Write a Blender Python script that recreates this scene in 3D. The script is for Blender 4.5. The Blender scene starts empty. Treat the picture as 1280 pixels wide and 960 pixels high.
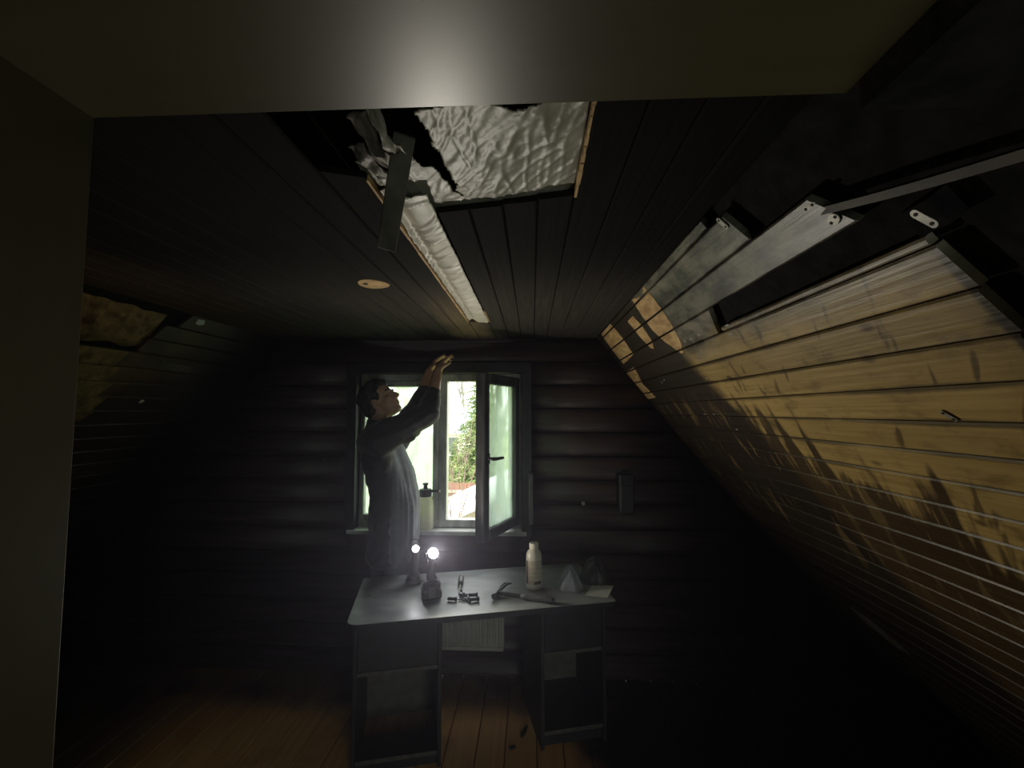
import bpy, bmesh, math, random
from mathutils import Vector, Matrix, noise, Quaternion
R = math.radians
random.seed(7)
sc = bpy.context.scene
COL = sc.collection

# ------------------------------------------------------------------ camera, sky, exposure
CAM_H = 1.65
cam_d = bpy.data.cameras.new('camera')
cam_d.sensor_width = 36.0
cam_d.lens = 540.0 / 1280.0 * 36.0
cam_d.clip_start = 0.02
cam_d.clip_end = 400
cam = bpy.data.objects.new('camera', cam_d)
COL.objects.link(cam)
cam.location = (0, 0, CAM_H)
cam.rotation_euler = (R(90 + 3.6), 0, R(2.65))
sc.camera = cam

world = bpy.data.worlds.new('overcast_sky')
sc.world = world
world.use_nodes = True
wn = world.node_tree.nodes
wn['Background'].inputs[0].default_value = (0.95, 1.0, 0.98, 1)
wn['Background'].inputs[1].default_value = 4.2

sc.view_settings.view_transform = 'Standard'
sc.view_settings.look = 'None'
sc.view_settings.gamma = 1.0
sc.view_settings.exposure = 0.0
sc.view_settings.use_curve_mapping = False
sc.cycles.use_denoising = True
sc.cycles.max_bounces = 10
sc.cycles.transparent_max_bounces = 12
sc.cycles.sample_clamp_indirect = 4.0

# portal at the window: gives off no light itself, only guides the sampling of the sky
pl_d = bpy.data.lights.new('window_portal', 'AREA')
pl_d.shape = 'RECTANGLE'
pl_d.size, pl_d.size_y = 1.08, 1.02
pl_d.cycles.is_portal = True
pl = bpy.data.objects.new('window_portal', pl_d)
COL.objects.link(pl)
pl.location = (-0.6, 2.93, 1.39)
pl.rotation_euler = (R(-90), 0, 0)
pl2_d = bpy.data.lights.new('landing_portal', 'AREA')  # portal for the added landing window
pl2_d.shape = 'RECTANGLE'; pl2_d.size, pl2_d.size_y = 0.7, 2.0; pl2_d.cycles.is_portal = True
pl2 = bpy.data.objects.new('landing_portal', pl2_d); COL.objects.link(pl2)
pl2.location = (0.8, -1.02, 1.09); pl2.rotation_euler = (R(90), 0, 0)

# ------------------------------------------------------------------ materials
def nt(name):
    m = bpy.data.materials.new(name)
    m.use_nodes = True
    return m, m.node_tree.nodes, m.node_tree.links

def pbr(name, c1, c2=None, scale=20, stretch=(1, 1, 1), rough=0.5, bump=0.0, metal=0.0, detail=4, contrast=(0.35, 0.65),
        spec=0.5, coords='Object', bscale=None, rough2=None, sheen=0):
    m, N, L = nt(name)
    b = N['Principled BSDF']
    b.inputs['Roughness'].default_value = rough
    b.inputs['Metallic'].default_value = metal
    b.inputs['Specular IOR Level'].default_value = spec
    if sheen:
        b.inputs['Sheen Weight'].default_value = sheen
    if c2 is None and bump == 0:
        b.inputs['Base Color'].default_value = (*c1, 1)
        return m
    if coords == 'World':
        g = N.new('ShaderNodeNewGeometry'); src = g.outputs['Position']
    else:
        g = N.new('ShaderNodeTexCoord'); src = g.outputs['Object']
    mp = N.new('ShaderNodeMapping')
    mp.inputs['Scale'].default_value = stretch
    L.new(src, mp.inputs['Vector'])
    n = N.new('ShaderNodeTexNoise')
    n.inputs['Scale'].default_value = scale
    n.inputs['Detail'].default_value = detail
    L.new(mp.outputs[0], n.inputs['Vector'])
    cr = N.new('ShaderNodeValToRGB')
    cr.color_ramp.elements[0].position = contrast[0]
    cr.color_ramp.elements[1].position = contrast[1]
    cr.color_ramp.elements[0].color = (*c1, 1)
    cr.color_ramp.elements[1].color = (*(c2 or c1), 1)
    L.new(n.outputs['Fac'], cr.inputs[0])
    L.new(cr.outputs[0], b.inputs['Base Color'])
    if rough2 is not None:
        mr = N.new('ShaderNodeMapRange')
        mr.inputs['To Min'].default_value = rough
        mr.inputs['To Max'].default_value = rough2
        mr.inputs['From Min'].default_value = 0.3
        mr.inputs['From Max'].default_value = 0.7
        L.new(n.outputs['Fac'], mr.inputs['Value'])
        L.new(mr.outputs[0], b.inputs['Roughness'])
    if bump:
        n2 = N.new('ShaderNodeTexNoise')
        n2.inputs['Scale'].default_value = bscale or scale * 2
        n2.inputs['Detail'].default_value = 5
        L.new(mp.outputs[0], n2.inputs['Vector'])
        bp = N.new('ShaderNodeBump')
        bp.inputs['Strength'].default_value = bump
        bp.inputs['Distance'].default_value = 0.01
        L.new(n2.outputs['Fac'], bp.inputs['Height'])
        L.new(bp.outputs[0], b.inputs['Normal'])
    return m

class NG:
    """small helper for arithmetic node graphs"""
    def __init__(s, N, L): s.N, s.L = N, L
    def put(s, sock, v):
        if hasattr(v, 'is_output') or hasattr(v, 'links'): s.L.new(v, sock)
        else: sock.default_value = v
    def m(s, op, a, b=0.0, c=None, clamp=False):
        n = s.N.new('ShaderNodeMath'); n.operation = op; n.use_clamp = clamp
        s.put(n.inputs[0], a); s.put(n.inputs[1], b)
        if c is not None: s.put(n.inputs[2], c)
        return n.outputs[0]
    def step(s, v, a, b):
        n = s.N.new('ShaderNodeMapRange'); n.interpolation_type = 'SMOOTHSTEP'
        s.put(n.inputs['Value'], v); s.put(n.inputs['From Min'], a); s.put(n.inputs['From Max'], b)
        return n.outputs[0]
    def noise(s, vec, scale, detail=3, rough=0.5):
        n = s.N.new('ShaderNodeTexNoise'); n.inputs['Scale'].default_value = scale
        n.inputs['Detail'].default_value = detail; n.inputs['Roughness'].default_value = rough
        s.L.new(vec, n.inputs['Vector']); return n.outputs['Fac']
    def mix(s, f, a, b):
        n = s.N.new('ShaderNodeMix'); n.data_type = 'RGBA'
        s.put(n.inputs[0], f)
        for i, v in ((6, a), (7, b)):
            if isinstance(v, tuple): n.inputs[i].default_value = (*v, 1)
            else: s.L.new(v, n.inputs[i])
        return n.outputs[2]
    def comb(s, x, y, z):
        n = s.N.new('ShaderNodeCombineXYZ')
        for i, v in enumerate((x, y, z)): s.put(n.inputs[i], v)
        return n.outputs[0]

SD = (0.63, -0.777)          # down the slope (x, z)
RX, LX, ZC = 0.415, -1.655, 2.12

def mat_slope_right():
    m, N, L = nt('pine_boards_part_sooted'); g = NG(N, L); b = N['Principled BSDF']
    geo = N.new('ShaderNodeNewGeometry'); sp = N.new('ShaderNodeSeparateXYZ'); L.new(geo.outputs['Position'], sp.inputs[0])
    x, y, z = sp.outputs
    s = g.m('ADD', g.m('MULTIPLY', g.m('SUBTRACT', x, RX), SD[0]), g.m('MULTIPLY', g.m('SUBTRACT', z, ZC), SD[1]))
    v = g.comb(s, y, 0.0)
    grain = g.noise(g.comb(g.m('MULTIPLY', s, 90.0), g.m('MULTIPLY', y, 3.0), 0.0), 1.0, 5)
    big = g.noise(v, 4.0, 4)
    # every board its own tone
    idx = g.m('FLOOR', g.m('DIVIDE', g.m('SUBTRACT', s, 0.031), 0.0863))
    wn_ = N.new('ShaderNodeTexWhiteNoise'); wn_.noise_dimensions = '1D'; L.new(idx, wn_.inputs['W'])
    tone = g.m('MULTIPLY_ADD', wn_.outputs['Value'], 0.35, 0.82)
    # knots
    vo = N.new('ShaderNodeTexVoronoi'); vo.inputs['Scale'].default_value = 1.0
    L.new(g.comb(g.m('MULTIPLY', s, 11.0), g.m('MULTIPLY', y, 6.0), 0.0), vo.inputs['Vector'])
    knot = g.m('SUBTRACT', 1.0, g.step(vo.outputs['Distance'], 0.09, 0.20))
    # grubby smears
    smear = g.step(g.noise(g.comb(g.m('MULTIPLY', s, 14.0), g.m('MULTIPLY', y, 7.0), 2.0), 1.0, 5, 0.65), 0.50, 0.72)
    clean = g.mix(grain, (0.24, 0.155, 0.047), (0.52, 0.365, 0.13))
    clean = g.mix(g.m('MULTIPLY', knot, 0.9), clean, (0.05, 0.027, 0.01))
    clean = g.mix(g.m('MULTIPLY', smear, 0.6), clean, (0.10, 0.062, 0.022))
    fr = g.m('FRACT', g.m('DIVIDE', g.m('SUBTRACT', s, 0.031), 0.0863))
    seamd = g.m('MINIMUM', fr, g.m('SUBTRACT', 1.0, fr))
    grime = g.m('MULTIPLY', g.m('SUBTRACT', 1.0, g.step(g.m('ADD', seamd, g.m('MULTIPLY', g.m('SUBTRACT', big, 0.5), 0.25)), 0.0, 0.13)), 0.8)
    clean = g.mix(grime, clean, (0.05, 0.032, 0.012))
    cross = g.step(g.noise(g.comb(g.m('MULTIPLY', g.m('ADD', y, g.m('MULTIPLY', s, -0.5)), 24.0), g.m('MULTIPLY', s, 5.0), 3.0), 1.0, 2), 0.60, 0.68)
    clean = g.mix(g.m('MULTIPLY', cross, 0.75), clean, (0.07, 0.045, 0.018))
    endg = g.m('SUBTRACT', 1.0, g.step(g.m('ADD', y, g.m('MULTIPLY', g.m('SUBTRACT', big, 0.5), 0.2)), 0.64, 0.76))
    clean = g.mix(g.m('MULTIPLY', endg, 0.5), clean, (0.12, 0.08, 0.032))
    dark_end = g.m('SUBTRACT', 1.0, g.step(y, 0.660, 0.672))
    clean = g.mix(g.m('MULTIPLY', dark_end, 0.9), clean, (0.015, 0.011, 0.007))  # darker at the near board ends
    # grey washed-off soot on the top boards
    wash = g.m('SUBTRACT', 1.0, g.step(g.m('ADD', s, g.m('MULTIPLY', g.m('SUBTRACT', big, 0.5), 0.18)), 0.24, 0.40))
    clean = g.mix(wash, clean, g.mix(g.step(g.noise(g.comb(g.m('MULTIPLY', s, 16.0), g.m('MULTIPLY', y, 7.0), 4.0), 1.0, 5, 0.65), 0.34, 0.66), (0.012, 0.010, 0.008), (0.185, 0.158, 0.118)))
    # streaks wiped obliquely down the boards
    u = g.m('ADD', y, g.m('MULTIPLY', s, -0.38))
    streak = g.noise(g.comb(g.m('MULTIPLY', u, 17.0), g.m('MULTIPLY', s, 1.6), 5.0), 1.0, 2)
    st = g.m('MULTIPLY', g.m('SUBTRACT', streak, 0.5), 1.0)
    bn = g.m('MULTIPLY', g.m('SUBTRACT', big, 0.5), 0.5)
    lim = g.m('SUBTRACT', 1.70, g.m('MULTIPLY', y, 0.66))
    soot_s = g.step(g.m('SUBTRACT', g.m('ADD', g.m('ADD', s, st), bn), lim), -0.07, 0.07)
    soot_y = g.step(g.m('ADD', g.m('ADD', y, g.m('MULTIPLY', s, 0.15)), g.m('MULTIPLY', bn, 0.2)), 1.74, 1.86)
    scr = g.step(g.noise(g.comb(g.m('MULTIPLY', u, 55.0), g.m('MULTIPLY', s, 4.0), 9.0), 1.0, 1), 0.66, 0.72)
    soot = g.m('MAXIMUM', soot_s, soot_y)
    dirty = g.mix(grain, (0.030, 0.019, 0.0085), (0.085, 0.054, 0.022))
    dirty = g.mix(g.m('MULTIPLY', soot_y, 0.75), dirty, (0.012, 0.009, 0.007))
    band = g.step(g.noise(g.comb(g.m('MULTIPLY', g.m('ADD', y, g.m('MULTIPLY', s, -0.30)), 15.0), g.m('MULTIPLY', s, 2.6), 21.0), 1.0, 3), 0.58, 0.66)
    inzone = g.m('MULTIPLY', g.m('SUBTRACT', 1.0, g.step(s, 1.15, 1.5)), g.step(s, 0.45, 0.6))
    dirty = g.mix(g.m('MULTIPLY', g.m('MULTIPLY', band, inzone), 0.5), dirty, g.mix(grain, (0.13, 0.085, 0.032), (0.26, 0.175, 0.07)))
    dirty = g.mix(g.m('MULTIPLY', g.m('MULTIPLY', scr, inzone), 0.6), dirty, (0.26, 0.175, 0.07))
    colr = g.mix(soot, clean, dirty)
    mu = N.new('ShaderNodeMix'); mu.data_type = 'RGBA'; mu.blend_type = 'MULTIPLY'; mu.inputs[0].default_value = 1
    L.new(colr, mu.inputs[6]); L.new(g.comb(tone, tone, tone), mu.inputs[7])
    L.new(mu.outputs[2], b.inputs['Base Color'])
    rr = g.m('MULTIPLY_ADD', grain, 0.2, 0.30)
    L.new(rr, b.inputs['Roughness'])
    bp = N.new('ShaderNodeBump'); bp.inputs['Strength'].default_value = 0.25; bp.inputs['Distance'].default_value = 0.004
    L.new(grain, bp.inputs['Height']); L.new(bp.outputs[0], b.inputs['Normal'])
    return m

def mat_slope_left():
    m, N, L = nt('pine_boards_sooted_red'); g = NG(N, L); b = N['Principled BSDF']
    geo = N.new('ShaderNodeNewGeometry'); sp = N.new('ShaderNodeSeparateXYZ'); L.new(geo.outputs['Position'], sp.inputs[0])
    x, y, z = sp.outputs
    grain = g.noise(g.comb(g.m('MULTIPLY', z, 80.0), g.m('MULTIPLY', y, 3.0), 0.0), 1.0, 5)
    big = g.noise(geo.outputs['Position'], 3.5, 4)
    c = g.mix(grain, (0.016, 0.009, 0.006), (0.060, 0.033, 0.020))
    c = g.mix(g.step(big, 0.5, 0.72), c, (0.11, 0.062, 0.030))
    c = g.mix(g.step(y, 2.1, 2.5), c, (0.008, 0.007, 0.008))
    L.new(c, b.inputs['Base Color']); b.inputs['Roughness'].default_value = 0.5
    return m

def mat_ceiling():
    m, N, L = nt('charred_ceiling_boards'); g = NG(N, L); b = N['Principled BSDF']
    geo = N.new('ShaderNodeNewGeometry'); sp = N.new('ShaderNodeSeparateXYZ'); L.new(geo.outputs['Position'], sp.inputs[0])
    x, y, z = sp.outputs
    grain = g.noise(g.comb(g.m('MULTIPLY', x, 80.0), g.m('MULTIPLY', y, 3.0), 0.0), 1.0, 5)
    big = g.noise(geo.outputs['Position'], 3.0, 4)
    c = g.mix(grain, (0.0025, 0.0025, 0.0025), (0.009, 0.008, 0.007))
    # light painted in towards the window gable, brown wood showing by the gap and at the left eaves
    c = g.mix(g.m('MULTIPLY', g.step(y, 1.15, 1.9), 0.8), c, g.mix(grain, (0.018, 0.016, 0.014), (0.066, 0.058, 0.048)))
    dx = g.m('ABSOLUTE', g.m('ADD', x, 0.36))
    near = g.m('MULTIPLY', g.m('SUBTRACT', 1.0, g.step(g.m('ADD', dx, g.m('MULTIPLY', big, 0.12)), 0.09, 0.22)), g.step(y, 1.5, 2.2))
    c = g.mix(g.m('MULTIPLY', near, 0.8), c, g.mix(grain, (0.06, 0.045, 0.028), (0.20, 0.15, 0.09)))
    lft = g.m('SUBTRACT', 1.0, g.step(g.m('ADD', x, g.m('MULTIPLY', big, 0.4)), -1.35, -0.95))
    c = g.mix(g.m('MULTIPLY', lft, 0.7), c, g.mix(grain, (0.03, 0.017, 0.009), (0.10, 0.06, 0.032)))
    L.new(c, b.inputs['Base Color']); b.inputs['Roughness'].default_value = 0.8; b.inputs['Specular IOR Level'].default_value = 0.06
    bp = N.new('ShaderNodeBump'); bp.inputs['Strength'].default_value = 0.5; bp.inputs['Distance'].default_value = 0.004
    L.new(grain, bp.inputs['Height']); L.new(bp.outputs[0], b.inputs['Normal'])
    return m

def mat_floor():
    m, N, L = nt('varnished_floor_boards'); g = NG(N, L); b = N['Principled BSDF']
    geo = N.new('ShaderNodeNewGeometry'); sp = N.new('ShaderNodeSeparateXYZ'); L.new(geo.outputs['Position'], sp.inputs[0])
    x, y, z = sp.outputs
    grain = g.noise(g.comb(g.m('MULTIPLY', x, 45.0), g.m('MULTIPLY', y, 2.2), 0.0), 1.0, 5)
    big = g.noise(geo.outputs['Position'], 2.5, 4)
    c = g.mix(grain, (0.40, 0.175, 0.05), (0.74, 0.39, 0.14))
    c = g.mix(g.step(big, 0.5, 0.75), c, (0.16, 0.07, 0.025))
    dark_right = g.step(g.m('ADD', x, g.m('MULTIPLY', g.m('SUBTRACT', big, 0.5), 0.5)), 0.12, 0.42)
    dark_left = g.m('SUBTRACT', 1.0, g.step(g.m('ADD', x, g.m('MULTIPLY', big, 0.8)), -1.9, -1.2))
    dark_far = g.step(g.m('ADD', y, g.m('MULTIPLY', big, 0.3)), 2.5, 2.75)
    bb = g.m('MAXIMUM', g.m('MAXIMUM', dark_right, g.m('MULTIPLY', dark_left, 0.8)), g.m('MULTIPLY', dark_far, 0.7))  # floor darker at the right, left and far ends
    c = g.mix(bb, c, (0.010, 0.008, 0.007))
    L.new(c, b.inputs['Base Color']); b.inputs['Roughness'].default_value = 0.42
    return m

def mat_glass(name, tint, lo, hi, scale, stretch):
    """dirty pane: see-through glass under a translucent film of grime"""
    m, N, L = nt(name); g = NG(N, L)
    N.remove(N['Principled BSDF']); out = N['Material Output']
    tc = N.new('ShaderNodeTexCoord'); mp = N.new('ShaderNodeMapping'); mp.inputs['Scale'].default_value = stretch
    L.new(tc.outputs['Object'], mp.inputs[0])
    n = N.new('ShaderNodeTexNoise'); n.inputs['Scale'].default_value = scale; n.inputs['Detail'].default_value = 3
    n.inputs['Distortion'].default_value = 0.6
    L.new(mp.outputs[0], n.inputs['Vector'])
    mr = N.new('ShaderNodeMapRange'); mr.inputs['From Min'].default_value = 0.36; mr.inputs['From Max'].default_value = 0.64
    mr.inputs['To Min'].default_value = lo; mr.inputs['To Max'].default_value = hi
    L.new(n.outputs['Fac'], mr.inputs[0])
    t = N.new('ShaderNodeBsdfTransparent'); t.inputs[0].default_value = (0.90, 0.96, 0.92, 1)
    d = N.new('ShaderNodeBsdfTranslucent'); d.inputs[0].default_value = (*tint, 1)
    mx = N.new('ShaderNodeMixShader'); L.new(mr.outputs[0], mx.inputs[0]); L.new(t.outputs[0], mx.inputs[1]); L.new(d.outputs[0], mx.inputs[2])
    gl = N.new('ShaderNodeBsdfGlossy'); gl.inputs['Roughness'].default_value = 0.03
    mx2 = N.new('ShaderNodeMixShader'); mx2.inputs[0].default_value = 0.05
    L.new(mx.outputs[0], mx2.inputs[1]); L.new(gl.outputs[0], mx2.inputs[2]); L.new(mx2.outputs[0], out.inputs[0])
    return m

def mat_emit(name, c, s):
    m, N, L = nt(name); b = N['Principled BSDF']
    b.inputs['Base Color'].default_value = (0.9, 0.9, 0.9, 1)
    b.inputs['Emission Color'].default_value = (*c, 1); b.inputs['Emission Strength'].default_value = s
    return m

M = {}
M['slope_r'] = mat_slope_right()
M['slope_l'] = mat_slope_left()
M['ceil'] = mat_ceiling()
M['floor'] = mat_floor()
M['char'] = pbr('charred_timber', (0.004, 0.004, 0.004), (0.012, 0.010, 0.009), 25, rough=0.9, bump=0.4, spec=0.1)
M['rawwood'] = pbr('fresh_torn_wood', (0.30, 0.175, 0.065), (0.50, 0.33, 0.14), 14, (1, 1, 4), rough=0.7, bump=0.3)
M['log'] = pbr('stained_log', (0.030, 0.016, 0.014), (0.062, 0.034, 0.030), 6, (0.5, 6, 6), rough=0.5, bump=0.15)
M['jamb'] = pbr('painted_door_frame', (0.042, 0.034, 0.016), (0.048, 0.039, 0.019), 5, (0.5, 6, 3), rough=0.36, spec=0.6)
M['casing'] = pbr('sooty_window_casing', (0.008, 0.007, 0.009), (0.018, 0.016, 0.018), 12, rough=0.6)
M['pvc'] = pbr('grimy_white_window_frame', (0.30, 0.30, 0.27), (0.60, 0.60, 0.55), 9, (2, 2, 0.6), rough=0.45)
M['pvc_dark'] = pbr('backlit_dark_sash', (0.035, 0.035, 0.038), (0.085, 0.085, 0.085), 10, (2, 2, 0.6), rough=0.45)  # darker copy of the frame white, backlit shade put into the colour
M['sill'] = pbr('white_sill', (0.42, 0.43, 0.40), (0.75, 0.76, 0.72), 8, rough=0.4)
M['glass_l'] = mat_glass('grimy_pane', (0.66, 0.76, 0.66), 0.35, 0.78, 9, (1.6, 1, 0.7))
M['glass_r'] = mat_glass('smeared_pane', (0.68, 0.77, 0.69), 0.40, 0.97, 6, (2.6, 1, 0.5))
M['glass_c'] = mat_glass('added_window_pane', (0.8, 0.82, 0.8), 0.02, 0.06, 5, (1, 1, 1))
M['black'] = pbr('black_plastic', (0.008, 0.008, 0.009), (0.014, 0.014, 0.014), 40, rough=0.5, spec=0.3)
M['radiator'] = pbr('radiator_enamel', (0.42, 0.38, 0.34), (0.55, 0.51, 0.46), 8, rough=0.4)
M['desk'] = pbr('dark_laminate', (0.019, 0.018, 0.023), (0.027, 0.026, 0.032), 12, rough=0.45)
M['desk_edge'] = pbr('worn_laminate_edge', (0.075, 0.066, 0.06), (0.12, 0.105, 0.097), 30, rough=0.5)
M['desk_back'] = pbr('fibreboard_back', (0.11, 0.095, 0.075), (0.15, 0.13, 0.10), 20, rough=0.8)
M['desktop'] = pbr('dusty_dark_desktop', (0.16, 0.17, 0.178), (0.36, 0.37, 0.375), 7, (1, 2.2, 1), rough=0.36, rough2=0.48, contrast=(0.25, 0.9), spec=1.0)
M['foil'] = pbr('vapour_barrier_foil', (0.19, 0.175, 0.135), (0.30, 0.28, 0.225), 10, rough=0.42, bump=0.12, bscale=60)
M['foil_lit'] = pbr('lit_vapour_barrier_foil', (0.40, 0.375, 0.31), (0.56, 0.53, 0.45), 10, rough=0.42, bump=0.12, bscale=60)  # paler copy of the foil: nearness to the lamp put into its colour
M['lath'] = pbr('burnt_lath', (0.018, 0.013, 0.008), (0.05, 0.036, 0.022), 14, rough=0.6)
M['film'] = pbr('scorched_film', (0.05, 0.04, 0.032), (0.15, 0.125, 0.10), 14, rough=0.5, bump=0.3)
M['oldboard'] = pbr('sooty_loose_board', (0.045, 0.037, 0.028), (0.10, 0.085, 0.065), 10, (2, 2, 0.5), rough=0.7)
M['steel'] = pbr('zinc_plate', (0.22, 0.205, 0.17), (0.36, 0.34, 0.29), 30, rough=0.5, metal=0.2)
M['insul'] = pbr('torn_fibre_insulation', (0.13, 0.08, 0.03), (0.30, 0.195, 0.08), 22, rough=0.95, bump=0.9)
M['skin'] = pbr('skin', (0.46, 0.26, 0.17), (0.54, 0.32, 0.22), 20, rough=0.5)
M['hair'] = pbr('dark_hair', (0.010, 0.008, 0.008), (0.022, 0.018, 0.016), 60, (1, 1, 4), rough=0.55, bump=0.4)
M['jacket'] = pbr('charcoal_jacket_cloth', (0.012, 0.011, 0.014), (0.022, 0.020, 0.024), 30, rough=0.75, bump=0.1, sheen=0.2)
M['smock'] = pbr('grey_work_cloth', (0.165, 0.175, 0.20), (0.215, 0.225, 0.25), 22, rough=0.8, bump=0.1, sheen=0.2)
M['shoe'] = pbr('shoe_leather', (0.02, 0.017, 0.015), (0.035, 0.03, 0.026), 20, rough=0.5)
M['cream'] = pbr('cream_plastic', (0.86, 0.80, 0.56), (0.90, 0.84, 0.62), 6, rough=0.4)
_n, _l = M['cream'].node_tree.nodes, M['cream'].node_tree.links
_t = _n.new('ShaderNodeBsdfTranslucent'); _t.inputs[0].default_value = (0.97, 0.94, 0.80, 1)
_x = _n.new('ShaderNodeMixShader'); _x.inputs[0].default_value = 0.35
_l.new(_n['Principled BSDF'].outputs[0], _x.inputs[1]); _l.new(_t.outputs[0], _x.inputs[2]); _l.new(_x.outputs[0], _n['Material Output'].inputs[0])
M['whiteplastic'] = pbr('white_plastic', (0.62, 0.57, 0.48), (0.68, 0.63, 0.54), 8, rough=0.35)
M['label'] = pbr('faded_label', (0.44, 0.37, 0.29), (0.52, 0.45, 0.36), 12, rough=0.6)
M['label_dark'] = pbr('label_print', (0.06, 0.04, 0.05), (0.10, 0.07, 0.07), 12, rough=0.6)
M['lampgrey'] = pbr('lamp_housing', (0.13, 0.115, 0.115), (0.17, 0.15, 0.15), 15, rough=0.45)
M['battery'] = pbr('battery_housing', (0.075, 0.062, 0.060), (0.105, 0.088, 0.084), 15, rough=0.5)
M['lens'] = mat_emit('lit_lens', (1.0, 0.94, 0.86), 60)
M['lens2'] = mat_emit('lit_small_lens', (1.0, 0.97, 0.93), 9)
M['chrome'] = pbr('chrome', (0.6, 0.6, 0.6), (0.7, 0.7, 0.7), 20, rough=0.2, metal=1.0)
M['hammer'] = pbr('hammer_steel', (0.06, 0.06, 0.065), (0.14, 0.14, 0.145), 18, rough=0.4, metal=0.7)
M['grip'] = pbr('hammer_grip', (0.055, 0.055, 0.058), (0.08, 0.08, 0.084), 30, rough=0.5)
M['rag'] = pbr('grey_rag_cloth', (0.20, 0.21, 0.24), (0.32, 0.33, 0.36), 20, rough=0.85, bump=0.15)
M['bag'] = pbr('dark_plastic_bag', (0.030, 0.026, 0.026), (0.06, 0.052, 0.05), 12, rough=0.5, bump=0.3)
M['paper'] = pbr('paper', (0.55, 0.54, 0.50), (0.64, 0.63, 0.59), 10, rough=0.8)
M['debris'] = pbr('pale_crumb', (0.4, 0.38, 0.36), (0.55, 0.53, 0.5), 40, rough=0.9)
M['blackbit'] = pbr('charred_bit', (0.006, 0.005, 0.005), (0.015, 0.012, 0.01), 40, rough=0.8)
M['grass'] = pbr('lawn', (0.34, 0.42, 0.07), (0.52, 0.58, 0.15), 1.2, rough=0.95)
M['fence'] = pbr('brown_fence', (0.26, 0.115, 0.085), (0.36, 0.175, 0.13), 3, (1, 1, 0.3), rough=0.8)
M['housewall'] = pbr('white_render', (0.86, 0.86, 0.84), (0.93, 0.93, 0.92), 2, rough=0.9)
M['houseroof'] = pbr('blue_grey_roof', (0.42, 0.48, 0.52), (0.52, 0.58, 0.62), 1.5, rough=0.8)
M['winglass'] = pbr('house_window', (0.13, 0.15, 0.17), (0.18, 0.2, 0.22), 2, rough=0.2)
M['needle'] = pbr('conifer_needles', (0.13, 0.20, 0.055), (0.33, 0.42, 0.15), 3, rough=0.9)
M['needle2'] = pbr('dark_conifer_needles', (0.075, 0.12, 0.05), (0.20, 0.26, 0.11), 3, rough=0.9)
M['leaf'] = pbr('yellow_leaves', (0.48, 0.46, 0.16), (0.70, 0.66, 0.30), 4, rough=0.9)
M['bark'] = pbr('bark', (0.17, 0.125, 0.09), (0.27, 0.21, 0.155), 8, rough=0.9)
M['palebark'] = pbr('pale_birch_bark', (0.45, 0.42, 0.38), (0.62, 0.59, 0.54), 8, rough=0.9)
M['greybark'] = pbr('grey_birch_twigs', (0.20, 0.19, 0.155), (0.30, 0.28, 0.23), 8, rough=0.9)
M['twig'] = pbr('brown_twig', (0.22, 0.15, 0.115), (0.32, 0.23, 0.18), 8, rough=0.9)
M['whiteroof'] = pbr('white_sheet_roof', (0.84, 0.84, 0.83), (0.92, 0.92, 0.91), 3, rough=0.7)
M['shedwall'] = pbr('shed_wall', (0.4, 0.36, 0.32), (0.5, 0.45, 0.4), 3, rough=0.9)

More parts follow.
